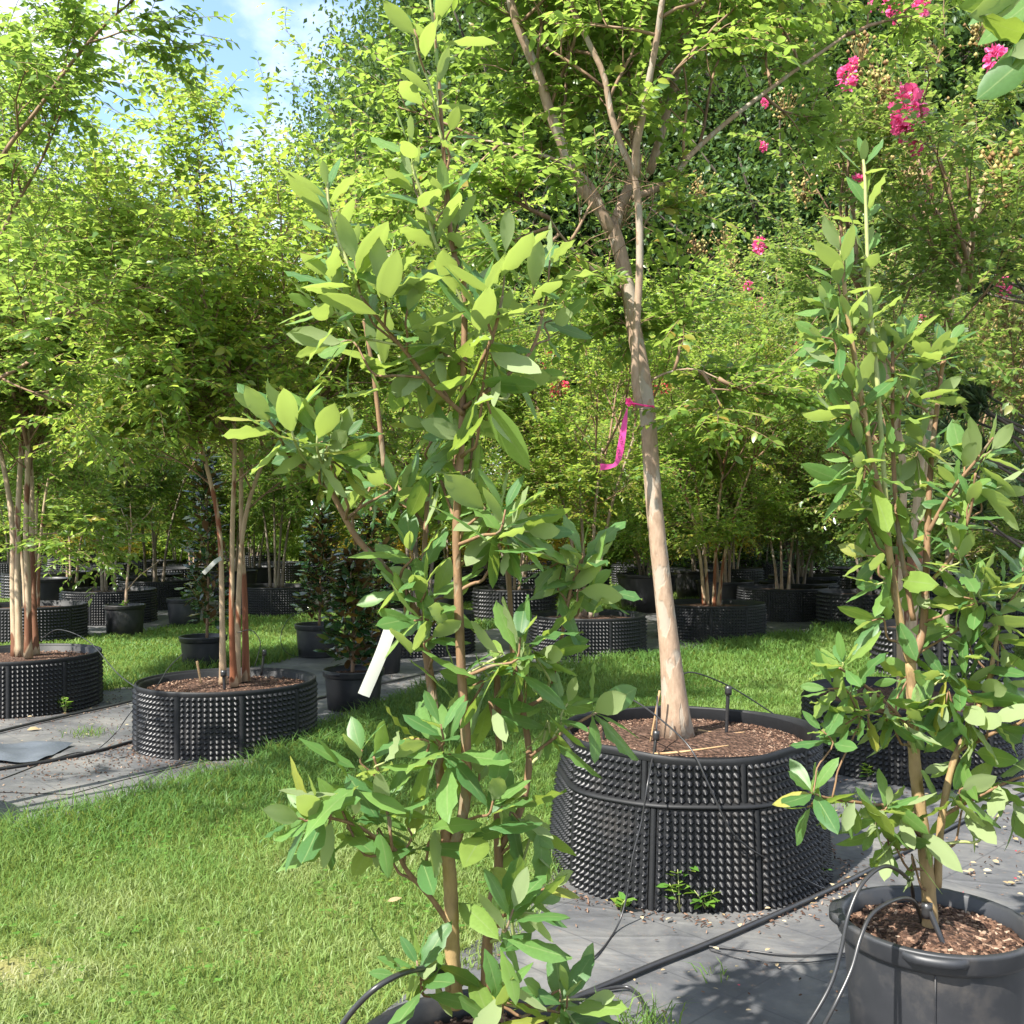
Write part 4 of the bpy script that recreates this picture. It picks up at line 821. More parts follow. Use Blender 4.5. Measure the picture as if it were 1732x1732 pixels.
# ---------------------------------------------------------------- forest behind
def forest_tree(label, cat, x, Y, H, kind, seed, group):
    rr = np.random.default_rng(seed); root = thing('forest_tree' if kind != 'pine' else 'pine_tree', label, cat, (x, Y, 0), group)
    tr = np.array([[0, 0, 0], [.1, .05, H*.35], [-.05, .1, H*.7], [0, 0, H]]); V, Fl = tubes([spline(tr, 14)], [np.linspace(.26, .05, 14)*H/20], 9); mk('trunk', npmesh('trunk', V, Fl, M['bark_pine'], smooth=True), root)
    if kind == 'pine':
        nb = 64; z = H*(.36+.62*rr.random(nb)**.8); a = rr.random(nb)*6.283; L = (1-(z/H))*H*.22+.9
        e = np.stack([np.cos(a)*L, np.sin(a)*L, z+L*rr.uniform(-.05, .35, nb)], -1); b = np.stack([0*a, 0*a, z], -1)
        pp = np.stack([b, (b+e)/2-np.array([0, 0, .15]), e], 1); V, Fl = tubes(pp, np.tile([[.05, .035, .012]], (nb, 1)), 4); mk('branches', npmesh('branches', V, Fl, M['bark_pine']), root)
        nt_ = 17; t = rr.uniform(.35, 1.05, (nb, nt_)); c = b[:, None]+(e-b)[:, None]*t[..., None]+rr.normal(0, .22, (nb, nt_, 3)); c = c.reshape(-1, 3)
        nn = 13; d = rr.normal(0, 1, (len(c), nn, 3)); d[..., 2] += .45; d /= np.linalg.norm(d, axis=2, keepdims=True)
        pos = np.repeat(c, nn, 0); d = d.reshape(-1, 3)
        V, Fl, T = leaf_mass(pos, d, rr.normal(0, 1, pos.shape), rr.uniform(.28, .5, len(pos)), np.repeat(rr.random(len(c)), nn)*.9, 'diamond', .13)
        tagk(mk('foliage', npmesh('foliage', V, Fl, M['needle'], tint=T), root), 'stuff')
    elif kind == 'cedar':
        n = 26000; z = H*(.03+.97*rr.random(n)**1.25); R = (1-z/H)**.8*H*.23*(1+.22*np.sin(z*3+rr.random(n))); a = rr.random(n)*6.283
        lob = 1+.25*np.sin(5*a+z*1.7); r_ = R*lob*np.sqrt(rr.uniform(.35, 1, n)); pos = np.stack([np.cos(a)*r_, np.sin(a)*r_, z], -1)
        d = np.stack([np.cos(a), np.sin(a), .5+0*a], -1)+rr.normal(0, .5, (n, 3))
        V, Fl, T = leaf_mass(pos, d, rr.normal(0, 1, pos.shape), rr.uniform(.10, .24, n), np.clip(.5+.3*np.sin(z*4+a*3)+rr.normal(0, .15, n), .02, .98), 'diamond', .6)
        tagk(mk('foliage', npmesh('foliage', V, Fl, M['cedar'], tint=T), root), 'stuff')
    else:
        nb = 70; z = H*(.22+.75*rr.random(nb)); a = rr.random(nb)*6.283; L = H*.26*np.sqrt(np.clip(1-((z/H-.55)/.52)**2, .05, 1))*rr.uniform(.6, 1.1, nb)
        e = np.stack([np.cos(a)*L, np.sin(a)*L, z+L*.35], -1); b = np.stack([0*a, 0*a, z-L*.25], -1)
        pp = np.stack([b, (b+e)/2, e], 1); V, Fl = tubes(pp, np.tile([[.07, .05, .015]], (nb, 1)), 4); mk('branches', npmesh('branches', V, Fl, M['bark_pine']), root)
        nt_ = 6; c = (b[:, None]+(e-b)[:, None]*rr.uniform(.45, 1.05, (nb, nt_))[..., None]+rr.normal(0, .5, (nb, nt_, 3))).reshape(-1, 3)
        nn = 130; pos = np.repeat(c, nn, 0)+rr.normal(0, 1, (len(c)*nn, 3))*np.array([.6, .6, .38]); d = rr.normal(0, 1, pos.shape)+np.array([0, 0, -.2])
        V, Fl, T = leaf_mass(pos, d, np.array([0, 0, 1.])+rr.normal(0, .5, pos.shape), rr.uniform(.08, .19, len(pos)), np.clip(np.repeat(rr.random(len(c)), nn)*.7+rr.random(len(pos))*.3, .02, .98), 'diamond', 1.1)
        tagk(mk('foliage', npmesh('foliage', V, Fl, M['leaf_forest'], tint=T), root), 'stuff')
    return root
fp = forest_tree('tall pine with a bare lower trunk in the forest edge', 'tree', 9, 44, 25, 'pine', 1, 'forest pines')
allr = [fp]
for i, (x, Y, s) in enumerate([(1545, 36, .95), (1590, 42, 1.05), (1060, 48, 1.0), (980, 52, 1.1), (1230, 46, .95), (880, 44, .85), (1440, 50, 1.15), (1700, 40, 1.0), (760, 55, .95), (1330, 38, .9), (1820, 44, 1), (-150, 52, .9), (500, 62, .62), (240, 60, .66)]):
    allr.append(copy_tree(fp, ((x-866)/F*Y, Y, 0), i*1.3, s))
relabel(allr, 'tall forest pine')
fb = forest_tree('broad leaved forest tree standing behind the nursery rows', 'tree', -16, 48, 15, 'broad', 2, 'forest broadleaf trees')
allr = [fb]
for i, (x, Y, s) in enumerate([(120, 52, .95), (-60, 46, 1.0), (230, 56, .85), (420, 54, .75), (735, 44, 1.1), (800, 48, 1.1), (930, 40, .85), (1130, 44, 1.0), (1260, 52, 1.3), (1420, 42, 1.0), (1510, 56, 1.4), (1660, 48, 1.25), (1760, 38, 1.1), (1900, 44, 1.3), (-220, 42, 1.1), (330, 64, .95), (1020, 58, 1.5), (1350, 60, 1.6), (730, 62, 1.4), (690, 56, 1.25), (1180, 62, 1.6), (1620, 62, 1.7), (800, 33, .95), (860, 30, .9), (905, 34, 1.05), (1000, 31, .95), (1330, 27, .85), (1560, 26, .9), (1720, 28, .95), (1010, 35, 1.0)]):
    allr.append(copy_tree(fb, ((x-866)/F*Y, Y, 0), i*2.1, s*1.32))
relabel(allr, 'broad leaved forest tree')
fcd = forest_tree('dense dark cedar filling the gap behind the flowering trees', 'tree', (1270-866)/F*27, 27, 11, 'cedar', 3, 'dark cedars')
allr = [fcd]
for i, (x, Y, s) in enumerate([(1190, 31, 1.0), (1360, 30, .9), (1440, 33, 1.1), (650, 33, .85), (1560, 30, .9), (1000, 40, .9), (-40, 40, .8), (740, 42, .9)]):
    allr.append(copy_tree(fcd, ((x-866)/F*Y, Y, 0), i*1.7, s))
relabel(allr, 'dense dark cedar')
# young pine at the right edge
yp = thing('young_pine', 'young soft needled pine at the right edge among the flowering trees', 'tree', ((1745-866)/F*8.2, 8.2, 0))
rr = np.random.default_rng(9); nb = 60; z = rr.uniform(1.2, 4.6, nb); a = rr.random(nb)*6.283; L = .25+.22*(4.8-z); e = np.stack([np.cos(a)*L, np.sin(a)*L, z+.35*L+.1], -1); b = np.stack([0*a, 0*a, z], -1)
V, Fl = join([tubes([spline([(0, 0, 0), (.03, 0, 2.5), (0, 0, 4.9)], 10)], [np.linspace(.05, .012, 10)], 8), tubes(np.stack([b, (b+e)/2-np.array([0, 0, .03]), e], 1), np.tile([[.014, .010, .006]], (nb, 1)), 5)])
mk('trunk', npmesh('trunk', V, Fl, M['bark_pine'], smooth=True), yp)
c = (b[:, None]+(e-b)[:, None]*rr.uniform(.5, 1.05, (nb, 5))[..., None]).reshape(-1, 3); nn = 44; d = rr.normal(0, .55, (len(c)*nn, 3))+np.repeat(np.repeat((e-b)/np.linalg.norm(e-b, axis=1, keepdims=True), 5, 0), nn, 0)
V, Fl, T = leaf_mass(np.repeat(c, nn, 0), d, rr.normal(0, 1, d.shape), rr.uniform(.14, .24, len(d)), np.repeat(rr.random(len(c)), nn)*.9, 'diamond', .035)
tagk(mk('foliage', npmesh('foliage', V, Fl, M['needle'], tint=T), yp), 'stuff')

# ---------------------------------------------------------------- magnolias, leaf by leaf
BIGLEAF = {}
def big_leaf(mat, i):
    k = (mat, i)
    if k in BIGLEAF: return BIGLEAF[k]
    r = random.Random(i*31+7); nseg = 7; V, rib = [], []
    wmax = r.uniform(.165, .212) if mat == 'sweetbay' else r.uniform(.18, .22); curl = r.uniform(-.3, .75); fold = r.uniform(.05, .26); wav = r.uniform(.005, .04); ph = r.uniform(0, 6); tw = r.uniform(-.35, .35); sh = r.uniform(.46, .58)
    pet = .07
    for s in range(nseg+1):
        t = s/nseg; y = pet+(1-pet)*t; q = t**(math.log(.5)/math.log(sh)); w = wmax*max(0, math.sin(math.pi*q))**.72
        if s == 0: w = .010
        if s == nseg: w = .004
        z0 = -curl*.35*t*t; ta = tw*t
        for c in (-1, -.5, 0, .5, 1):
            xx = c*w; zz = z0+abs(c)*w*fold*1.3-(abs(c) > .9)*w*.18+wav*math.sin(7*t*3+ph+c*2)*(abs(c))
            V.append((xx*math.cos(ta)-(zz-z0)*math.sin(ta), y, z0+xx*math.sin(ta)+(zz-z0)*math.cos(ta))); rib.append(1. if c == 0 else 0.)
    b = len(V)
    for x in (-.011, .011): V.append((x, 0, .0)); rib.append(1.)
    q = [(s*5+c, s*5+c+1, s*5+5+c+1, s*5+5+c) for s in range(nseg) for c in range(4)]+[(b, b+1, 3, 1)]
    BIGLEAF[k] = npmesh('magnolia_leaf', np.array(V), [np.array(q)], M[mat], tint=np.full(len(V), (i*.37) % 1*.15), rib=rib, smooth=True)
    return BIGLEAF[k]
def place_leaf(root, mat, i, pos, d, up, L, wl_):
    o = mk('leaf', big_leaf(mat, i), root); o.matrix_local = frame(d, up, L, Vector(pos)-wl_); return o
def magnolia(name, label, loc, stems, clusters, seed, leafL=(.085, .135), group=None, mat='sweetbay', extra=()):
    root = thing(name, label, 'tree', loc, group); c = np.array(loc, float); rr = random.Random(seed); wl_ = wl(root); samples = []; lvl = []
    for pts, ra, rb_, m in stems:
        p = spline(pts, 40); V, Fl = tubes([p-c], [np.linspace(ra, rb_, 40)*(1+.05*np.sin(np.arange(40)*1.7))+(.012*np.exp(-np.arange(40)/2.) if ra > .014 else 0)], 10); mk('trunk' if ra > .009 else 'branch', npmesh('trunk', V, Fl, M[m], smooth=True), root)
        for k, q in enumerate(p): samples.append((Vector(q), ra+(rb_-ra)*k/39))
    allL = []
    for cl in clusters:
        x, y, dY, n = cl[:4]; n = n+1 if y > 1250 or y < 260 else n+2; sc = cl[4] if len(cl) > 4 else 1.; ang = cl[5] if len(cl) > 5 else None
        Y = loc[1]+dY; tip = P(x, y, Y)
        best = None
        for q, r in samples:
            dv = tip-q; pen = dv.length+max(0, .08-dv.z)*1.6
            if best is None or pen < best[0]: best = (pen, q, r)
        a = best[1]; dv = tip-a; L_ = dv.length
        if ang is not None:
            t_ = math.radians(ang); tdir = Vector((math.cos(t_), rr.uniform(-.35, .1), math.sin(t_))).normalized()
        else: tdir = (dv.normalized()+Vector((0, -.12, .65))).normalized()
        m1 = a.lerp(tip, .55)+Vector((0, 0, -.12*L_)); tw = [a, a.lerp(m1, .5), m1, tip-tdir*min(.05, L_*.3), tip]
        if L_ > .02:
            p = spline(tw, 14); r_a = min(best[2]*.7, .0035+.006*L_); V, Fl = tubes([p-c], [np.linspace(r_a, .0022, 14)], 7); mk('twig', npmesh('twig', V, Fl, M['bark_bay' if rr.random() < .7 else 'twig_green'], smooth=True), root)
        o1 = tdir.orthogonal().normalized(); o2 = tdir.cross(o1); ph = rr.uniform(0, 6.283)
        for k in range(n):
            f = k/max(1, n-1); a_ = ph+k*2.4+rr.uniform(-.3, .3)
            up_ = min(1, max(0, (tip.z-1.15)/.75)); th = math.radians((20-6*up_)+(66-10*up_)*f**.8+rr.uniform(-14, 14)); base = tip-tdir*(.075*f*sc)*min(1, L_/.08)
            rad = o1*math.cos(a_)+o2*math.sin(a_); d = tdir*math.cos(th)+rad*math.sin(th); d = d+Vector((0, 0, -.38*f*rr.random())); d.normalize()
            up = tdir*math.sin(th)-rad*math.cos(th)+Vector((-.12, -.35*(1-up_), .35))+Vector((rr.gauss(0, .22), rr.gauss(0, .22), rr.gauss(0, .22)))
            L = rr.uniform(*leafL)*sc*(.62+.42*min(1, f*2.2)); allL.append((rr.randrange(10), base, d, up, L))
    for (bx, by, tx_, ty_, dY, dT, fx, fy, fz) in extra:      # single big leaves read off one by one: base, tip, depths, facing
        b_ = P(bx, by, loc[1]+dY); t_ = P(tx_, ty_, loc[1]+dT); place_leaf(root, mat, rr.randrange(10), b_, t_-b_, Vector((fx, fy, fz)), (t_-b_).length, wl_)
    def shown(q):
        i_, b_, d_, u_, l_ = q; x_ = 866+F*b_.x/b_.y; y_ = HZ-F*(b_.z-CH)/b_.y
        vis = -30 < x_ < 1760 and -30 < y_ < 1760
        n_ = (d_.normalized().cross(Vector(u_))).cross(d_).normalized() if d_.length else u_
        return -(l_/b_.y*(.35+abs(n_.y)))-(1-(b_.y-loc[1]))*.02 if vis else 1
    allL.sort(key=shown)
    for q in allL[:300]: place_leaf(root, mat, q[0], q[1], q[2], q[3], q[4], wl_)
    AV, AF, AT, AR, off = [], [], [], [], 0
    for (i_, b_, d_, u_, l_) in allL[300:]:
        me = big_leaf(mat, i_); Mx = frame(d_, u_, l_, Vector(b_)-wl_); AV += [tuple(Mx @ v.co) for v in me.vertices]; AF += [[k_+off for k_ in p_.vertices] for p_ in me.polygons]; n_ = len(me.vertices); off += n_; AT += [rr.random()]*n_; AR += [a_.value for a_ in me.attributes['rib'].data]
    if AV: tagk(mk('inner_foliage', npmesh('inner_foliage', AV, [np.array(AF)], M[mat], tint=AT, rib=AR, smooth=True), root), 'stuff')
    return root
def S_(pts, Y, dy, ra, rb_, m): return ([P(x, y, Y+dy*i/(len(pts)-1)) for i, (x, y) in enumerate(pts)], ra, rb_, m)
Y1 = 2.15
st1 = [S_([(768, 1700), (765, 1600), (762, 1500), (757, 1440)], Y1, 0, .0165, .014, 'bark_bay_tan'),
       S_([(757, 1445), (752, 1380), (744, 1290), (735, 1200), (725, 1130), (716, 1075), (690, 1010), (650, 960), (600, 905), (552, 813)], Y1, .12, .0125, .006, 'bark_bay'),
       S_([(760, 1445), (778, 1400), (789, 1330), (787, 1230), (780, 1130), (775, 1000), (772, 900), (777, 800), (781, 720), (785, 600), (784, 480), (765, 420), (757, 330), (748, 230), (742, 130), (738, 90)], Y1, .02, .0125, .0032, 'bark_bay'),
       S_([(739, 110), (736, 60), (730, 20), (726, -15)], Y1+.02, 0, .0034, .002, 'twig_green'), S_([(748, 240), (728, 150), (708, 95), (698, 50)], Y1+.01, -.04, .003, .002, 'twig_green'),
       S_([(822, 1690), (824, 1600), (832, 1530), (843, 1470), (842, 1380), (845, 1290), (842, 1200), (840, 1100)], Y1, .1, .0125, .007, 'bark_bay'),
       S_([(842, 1440), (880, 1370), (895, 1285), (884, 1200), (868, 1110), (862, 1000), (858, 900)], Y1+.05, .1, .009, .005, 'bark_bay'),
       S_([(720, 1080), (716, 980), (722, 860), (728, 760), (735, 680)], Y1+.08, .15, .0065, .004, 'bark_bay'),
       S_([(764, 1570), (730, 1520), (690, 1475), (670, 1440), (640, 1420), (600, 1395), (545, 1380)], Y1, -.1, .006, .003, 'bark_bay'),
       S_([(664, 1440), (655, 1370), (645, 1320), (632, 1280)], Y1-.06, -.04, .0035, .0025, 'bark_bay'),
       S_([(783, 700), (730, 650), (690, 600), (640, 540), (610, 500)], Y1, -.12, .0055, .003, 'bark_bay'),
       S_([(785, 660), (810, 620), (836, 560), (850, 500)], Y1, -.08, .0055, .003, 'bark_bay'),
       S_([(785, 690), (850, 640), (900, 590), (925, 500)], Y1, .15, .0055, .003, 'bark_bay'),
       S_([(768, 440), (740, 420), (720, 350), (700, 290)], Y1, -.05, .004, .003, 'twig_green'),
       S_([(610, 500), (575, 410), (558, 360), (553, 300)], Y1-.12, 0, .0035, .0025, 'twig_green'),
       S_([(650, 790), (640, 700), (628, 610), (615, 540)], Y1+.3, 0, .0065, .004, 'bark_bay'),
       S_([(722, 900), (690, 850), (655, 800)], Y1+.18, .12, .006, .005, 'bark_bay'),
       S_([(885, 1200), (930, 1160), (965, 1000), (985, 940)], Y1+.1, 0, .005, .003, 'bark_bay'),
       S_([(895, 1280), (950, 1240), (1000, 1210), (1030, 1200)], Y1+.08, 0, .004, .0025, 'bark_bay')]
cl1 = [(735, 22, 0, 5, .9, 95), (700, 50, -.04, 4, .9, 110), (742, 130, 0, 4, .9, 80), (700, 150, .03, 4, .8, 120), (765, 215, 0, 5, .75, 60), (690, 240, -.05, 5, .85, 110), (698, 300, -.03, 5, .9, 100), (752, 330, 0, 5, 1.1, 90), (775, 380, .05, 5, .95, 70), (735, 400, 0, 6, 1., 100),
       (552, 318, -.12, 5, .9, 95), (560, 385, -.1, 5, .85, 120), (600, 430, -.14, 7, 1.05, 95), (560, 470, -.1, 7, 1., 130), (535, 520, -.05, 6, .95, 165), (655, 470, -.16, 7, 1., 80), (690, 520, -.12, 6, 1.05, 80), (620, 520, -.05, 6, 1., 110), (560, 585, .05, 6, 1., 190),
       (770, 470, 0, 6, 1., 90), (815, 500, -.08, 7, 1.15, 85), (855, 430, -.1, 4, 1.15, 75), (845, 540, 0, 6, 1., 60), (905, 470, .1, 7, 1.05, 80), (930, 440, .15, 5, 1., 85), (950, 540, .2, 5, .95, 10), (720, 560, .05, 6, 1., 110), (770, 560, .1, 6, 1.05, 90),
       (640, 600, .15, 6, 1., 110), (690, 640, .1, 6, 1.05, 250), (740, 620, 0, 6, 1.1, 250), (840, 620, -.05, 6, 1.1, -60), (830, 700, -.1, 5, 1.3, -70), (900, 640, .15, 4, .9, 0), (790, 660, .05, 6, 1.1, 270), (760, 740, .02, 6, 1.05, 180), (715, 720, .1, 6, 1., 170), (810, 760, .1, 5, 1., 290),
       (440, 695, -.1, 7, 1.0, 130), (490, 705, -.12, 7, 1., 100), (540, 715, -.1, 7, .95, 85), (580, 740, -.05, 6, .95, 40), (520, 760, 0, 6, .95, 200), (560, 780, .05, 6, .9, 270), (590, 800, 0, 4, .8, 330),
       (640, 815, .15, 7, .95, 150), (680, 830, .2, 5, .9, 60), (600, 830, .2, 4, .9, 200), (720, 840, .2, 5, .9, 250), (755, 830, .05, 6, 1., 300),
       (855, 862, -.08, 9, 1.15, 75), (800, 850, 0, 6, 1., 150), (900, 900, -.02, 6, 1.1, 0), (860, 930, 0, 6, 1.05, 280), (820, 910, .05, 5, 1., 240),
       (985, 935, .1, 8, 1.2, 90), (960, 985, .12, 6, 1.1, 150), (1000, 1000, .1, 5, 1.15, 0), (930, 960, .12, 6, 1., 200),
       (690, 925, .05, 7, 1.05, 110), (720, 985, .03, 7, 1., 85), (700, 1050, 0, 6, 1., 180), (665, 1000, .05, 5, 1.1, 190), (735, 1075, 0, 6, 1., 40), (755, 1010, .1, 5, .9, 20),
       (880, 1078, -.05, 8, 1.1, 80), (930, 1110, .02, 7, 1.1, -10), (830, 1100, 0, 6, 1., 160), (890, 1150, .03, 6, 1., 270), (800, 1160, .05, 6, .95, 200), (840, 1210, .02, 6, 1., 300), (960, 1190, .08, 5, 1.1, 60), (1005, 1205, .08, 5, 1.2, 20), (930, 1240, .08, 6, 1.1, 280),
       (745, 1225, -.06, 8, 1.15, 100), (700, 1250, -.02, 5, 1., 170), (775, 1280, .03, 5, .95, 0),
       (612, 1268, -.1, 8, 1.1, 85), (650, 1290, -.1, 5, 1., 30), (545, 1378, -.1, 8, 1., 120), (495, 1385, -.12, 6, .9, 175), (555, 1400, -.1, 5, 1.2, 250), (600, 1380, -.06, 5, 1., 60), (690, 1400, -.04, 7, 1.05, 110), (660, 1350, -.08, 6, 1.1, 70), (640, 1430, -.02, 5, .9, 270), (720, 1440, -.02, 4, 1.05, 250),
       (835, 1350, -.07, 9, 1.2, 75), (880, 1390, .03, 6, 1.15, -40), (905, 1440, .05, 5, 1.1, 280), (810, 1300, .03, 5, 1., 90),
       (868, 1538, -.1, 9, 1.2, 70), (905, 1545, -.06, 6, 1.2, 5), (930, 1500, .0, 5, 1., 30),
       (705, 1625, -.1, 8, 1., 100), (670, 1650, -.08, 5, .9, 190), (735, 1660, -.05, 4, .95, 280), (845, 1690, -.12, 8, 1.1, 80), (850, 1715, -.1, 5, 1., 270), (960, 1680, -.02, 7, 1., 80), (990, 1690, 0, 5, 1.1, 10), (945, 1715, 0, 4, .9, 270)]
magnolia('sweetbay_magnolia', 'tall slender young magnolia filling the front centre, its pot cut by the bottom edge', (M1X, Y1, .36), st1, cl1, 101, (.090, .140), 'young sweetbay magnolias')
Y2 = 2.82
st2 = [S_([(1575, 1600), (1570, 1500), (1560, 1400), (1548, 1300), (1543, 1200), (1540, 1120)], Y2, 0, .021, .014, 'bark_bay_tan'),
       S_([(1540, 1125), (1522, 1050), (1506, 950), (1492, 850), (1474, 780), (1462, 700), (1448, 620), (1432, 520), (1424, 440), (1418, 400)], Y2, -.05, .012, .005, 'bark_bay_tan'),
       S_([(1540, 1125), (1560, 1070), (1566, 980), (1570, 860), (1577, 760), (1590, 650), (1600, 570)], Y2, .12, .0125, .005, 'bark_bay'),
       S_([(1585, 1500), (1592, 1390), (1612, 1290), (1640, 1230), (1672, 1150), (1690, 1050)], Y2, .0, .012, .005, 'bark_bay_tan'),
       S_([(1506, 950), (1495, 800), (1482, 620), (1470, 500), (1466, 400), (1463, 300), (1460, 270)], Y2, .05, .008, .004, 'twig_green'),
       S_([(1545, 1050), (1520, 900), (1510, 750), (1510, 620), (1508, 560)], Y2, .1, .008, .004, 'bark_bay'),
       S_([(1570, 900), (1610, 830), (1650, 780), (1680, 740)], Y2, -.1, .006, .003, 'bark_bay'),
       S_([(1545, 1240), (1500, 1190), (1450, 1150), (1420, 1130)], Y2, -.15, .006, .003, 'bark_bay'),
       S_([(1560, 1420), (1520, 1370), (1470, 1360), (1400, 1350), (1370, 1340)], Y2, -.2, .006, .003, 'bark_bay'),
       S_([(1620, 1270), (1680, 1240), (1730, 1220), (1770, 1180)], Y2, -.1, .006, .003, 'bark_bay'),
       S_([(1595, 1380), (1650, 1350), (1710, 1320), (1750, 1310)], Y2, -.05, .005, .003, 'bark_bay'),
       S_([(1560, 1000), (1610, 940), (1640, 870), (1650, 800)], Y2, -.12, .006, .003, 'bark_bay')]
cl2 = [(1460, 268, .05, 4, .8, 92), (1464, 340, .05, 3, .95, 100), (1467, 420, .05, 4, .95, 80), (1420, 420, -.05, 5, .95, 100), (1415, 470, -.05, 5, .9, 110), (1400, 520, -.05, 5, .95, 155), (1390, 570, -.05, 5, .95, 165), (1405, 610, -.05, 5, .95, 170), (1440, 560, -.03, 5, 1., 80), (1475, 520, .05, 5, .95, 85), (1500, 590, .08, 6, 1., 85), (1535, 570, .1, 6, .95, 80), (1575, 600, .1, 7, 1., 65), (1605, 580, .1, 5, .9, 60), (1440, 660, -.06, 6, 1., 110), (1415, 700, -.05, 5, 1., 170), (1490, 660, .05, 6, .95, 90), (1540, 660, .1, 6, .95, 75), (1590, 660, .1, 6, .95, 40), (1470, 720, 0, 6, .95, 200), (1510, 720, .08, 5, .95, 90),
       (1440, 780, -.05, 6, 1., 170), (1425, 820, -.05, 5, 1.1, 185), (1455, 760, -.06, 5, 1.1, 100), (1560, 740, .1, 6, .9, 90), (1600, 750, .08, 6, .95, 60), (1640, 770, -.02, 6, .95, 70), (1680, 760, -.06, 7, .95, 40), (1545, 790, .1, 6, .9, 250), (1615, 820, -.03, 6, 1., 130), (1640, 850, -.08, 6, 1., 80), (1680, 830, -.05, 6, 1., 0), (1475, 850, 0, 5, 1., 200), (1465, 890, .0, 5, .9, 270), (1520, 830, .1, 5, .9, 40), (1580, 860, .08, 5, .9, 290),
       (1465, 940, -.02, 6, 1., 170), (1480, 990, -.02, 5, 1., 190), (1475, 1050, -.03, 4, 1.05, 185), (1530, 930, .08, 6, .95, 60), (1570, 920, .05, 6, .95, 90), (1620, 930, -.08, 7, 1., 100), (1660, 980, -.05, 6, 1., 80), (1700, 990, .0, 7, 1., 60), (1730, 960, .0, 6, 1., 90), (1630, 1010, -.05, 6, 1., 160), (1690, 1040, .0, 6, 1.1, 20), (1600, 1060, .02, 6, 1., 170), (1640, 1090, 0, 6, 1., 110), (1560, 1010, .06, 5, .9, 270), (1700, 1100, .0, 6, 1., 300),
       (1580, 1140, .0, 7, 1.05, 170), (1640, 1150, .0, 6, 1.1, 60), (1690, 1160, 0, 6, 1.1, 10), (1600, 1190, -.03, 6, 1., 250), (1520, 1150, 0, 5, .9, 190), (1425, 1120, -.15, 6, .9, 110), (1400, 1165, -.15, 6, .95, 175), (1440, 1170, -.12, 6, .85, 60), (1470, 1200, -.1, 7, .9, 90), (1430, 1225, -.12, 5, .9, 200), (1500, 1220, -.08, 6, .9, 270), (1550, 1200, -.05, 6, 1., 60), (1390, 1235, -.14, 4, .8, 130), (1540, 1240, -.05, 5, .9, 300), (1640, 1230, -.05, 6, 1.1, 280), (1690, 1230, -.08, 6, 1.1, 330), (1740, 1200, -.08, 6, 1.1, 60),
       (1375, 1340, -.2, 7, 1.05, 130), (1365, 1365, -.2, 3, .95, 195), (1440, 1370, -.18, 6, 1., 250), (1500, 1365, -.12, 6, .9, 60), (1480, 1400, -.12, 6, 1.05, 240), (1530, 1390, -.08, 6, 1.05, 300), (1505, 1440, -.08, 5, 1., 270), (1570, 1420, -.06, 5, 1.1, 310), (1545, 1470, -.06, 4, 1.05, 270), (1640, 1330, -.04, 7, 1.15, 30), (1690, 1330, -.04, 6, 1.2, 280), (1640, 1390, .05, 5, 1.2, 290), (1720, 1380, .0, 6, 1.2, 280), (1750, 1310, -.05, 6, 1.1, 60), (1610, 1290, .02, 5, 1.05, 200)]
magnolia('sweetbay_magnolia', 'bushy young magnolia on the right rising from the charcoal nursery pot', (M2X, Y2, .36), st2, cl2, 102, (.100, .152), 'young sweetbay magnolias')
# third magnolia, outside the frame on the right: a few of its leaves hang into the top right corner
Y3 = 1.75
st3 = [([Vector((1.28, Y3, .36)), Vector((1.27, Y3, 1.2)), Vector((1.2, Y3, 1.9)), Vector((1.1, Y3, 2.5))], .016, .006, 'bark_bay'), S_([(2020, 150), (1900, 60), (1800, 30), (1735, 10)], Y3, -.1, .006, .003, 'bark_bay'), S_([(2030, 260), (1900, 160), (1800, 110), (1760, 90)], Y3, -.1, .006, .003, 'bark_bay')]
cl3 = [(1725, -5, -.1, 7, 1.15, 200), (1765, 70, -.1, 7, 1.25, 215), (1850, 60, -.1, 7, 1., 100), (1950, 20, 0, 8, 1., 90), (2000, -150, 0, 8, 1., 90), (1930, 300, 0, 8, 1., 160), (2060, 420, 0, 8, 1., 60), (2080, 700, .1, 8, 1., 20), (1980, 800, 0, 8, 1., 150)]
magnolia('sweetbay_magnolia', 'magnolia mostly outside the picture, a few leaves hanging in the top right corner', (1.28, Y3, .36), st3, cl3, 103, (.085, .125), 'young sweetbay magnolias')
nursery_pot('black pot of the magnolia just outside the right picture edge', 1.28, Y3, .25, .40, handles=0)
# brown bud cluster high in the front magnolia is part of the leader, white tag strip hangs below its fork
def tag_strip(label, pts, w, mat='tag', twist=(0, .1)):
    r = thing('plant_tag', label, 'tag', pts[0]); ribbon_mesh(pts, [w, w, w], list(twist), M[mat], r, 'strip'); return r
tag_strip('long blank white tag hanging slanted from the front magnolia before the dark pot', [P(672, 1032, 2.2), P(664, 1052, 2.17), P(645, 1105, 2.16), P(615, 1176, 2.17)], .026)
tag_strip('small white tag looped round a peeling stem of the left middle tree', [P(374, 944, 6.8), P(364, 950, 6.75), P(352, 962, 6.75), P(344, 970, 6.76)], .028, twist=(.3, .2))
tag_strip('pale grey strip tied among the leaves of the right young magnolia', [P(1504, 855, 2.88), P(1520, 900, 2.86), P(1545, 940, 2.86), P(1562, 968, 2.87)], .014, twist=(.5, 0))
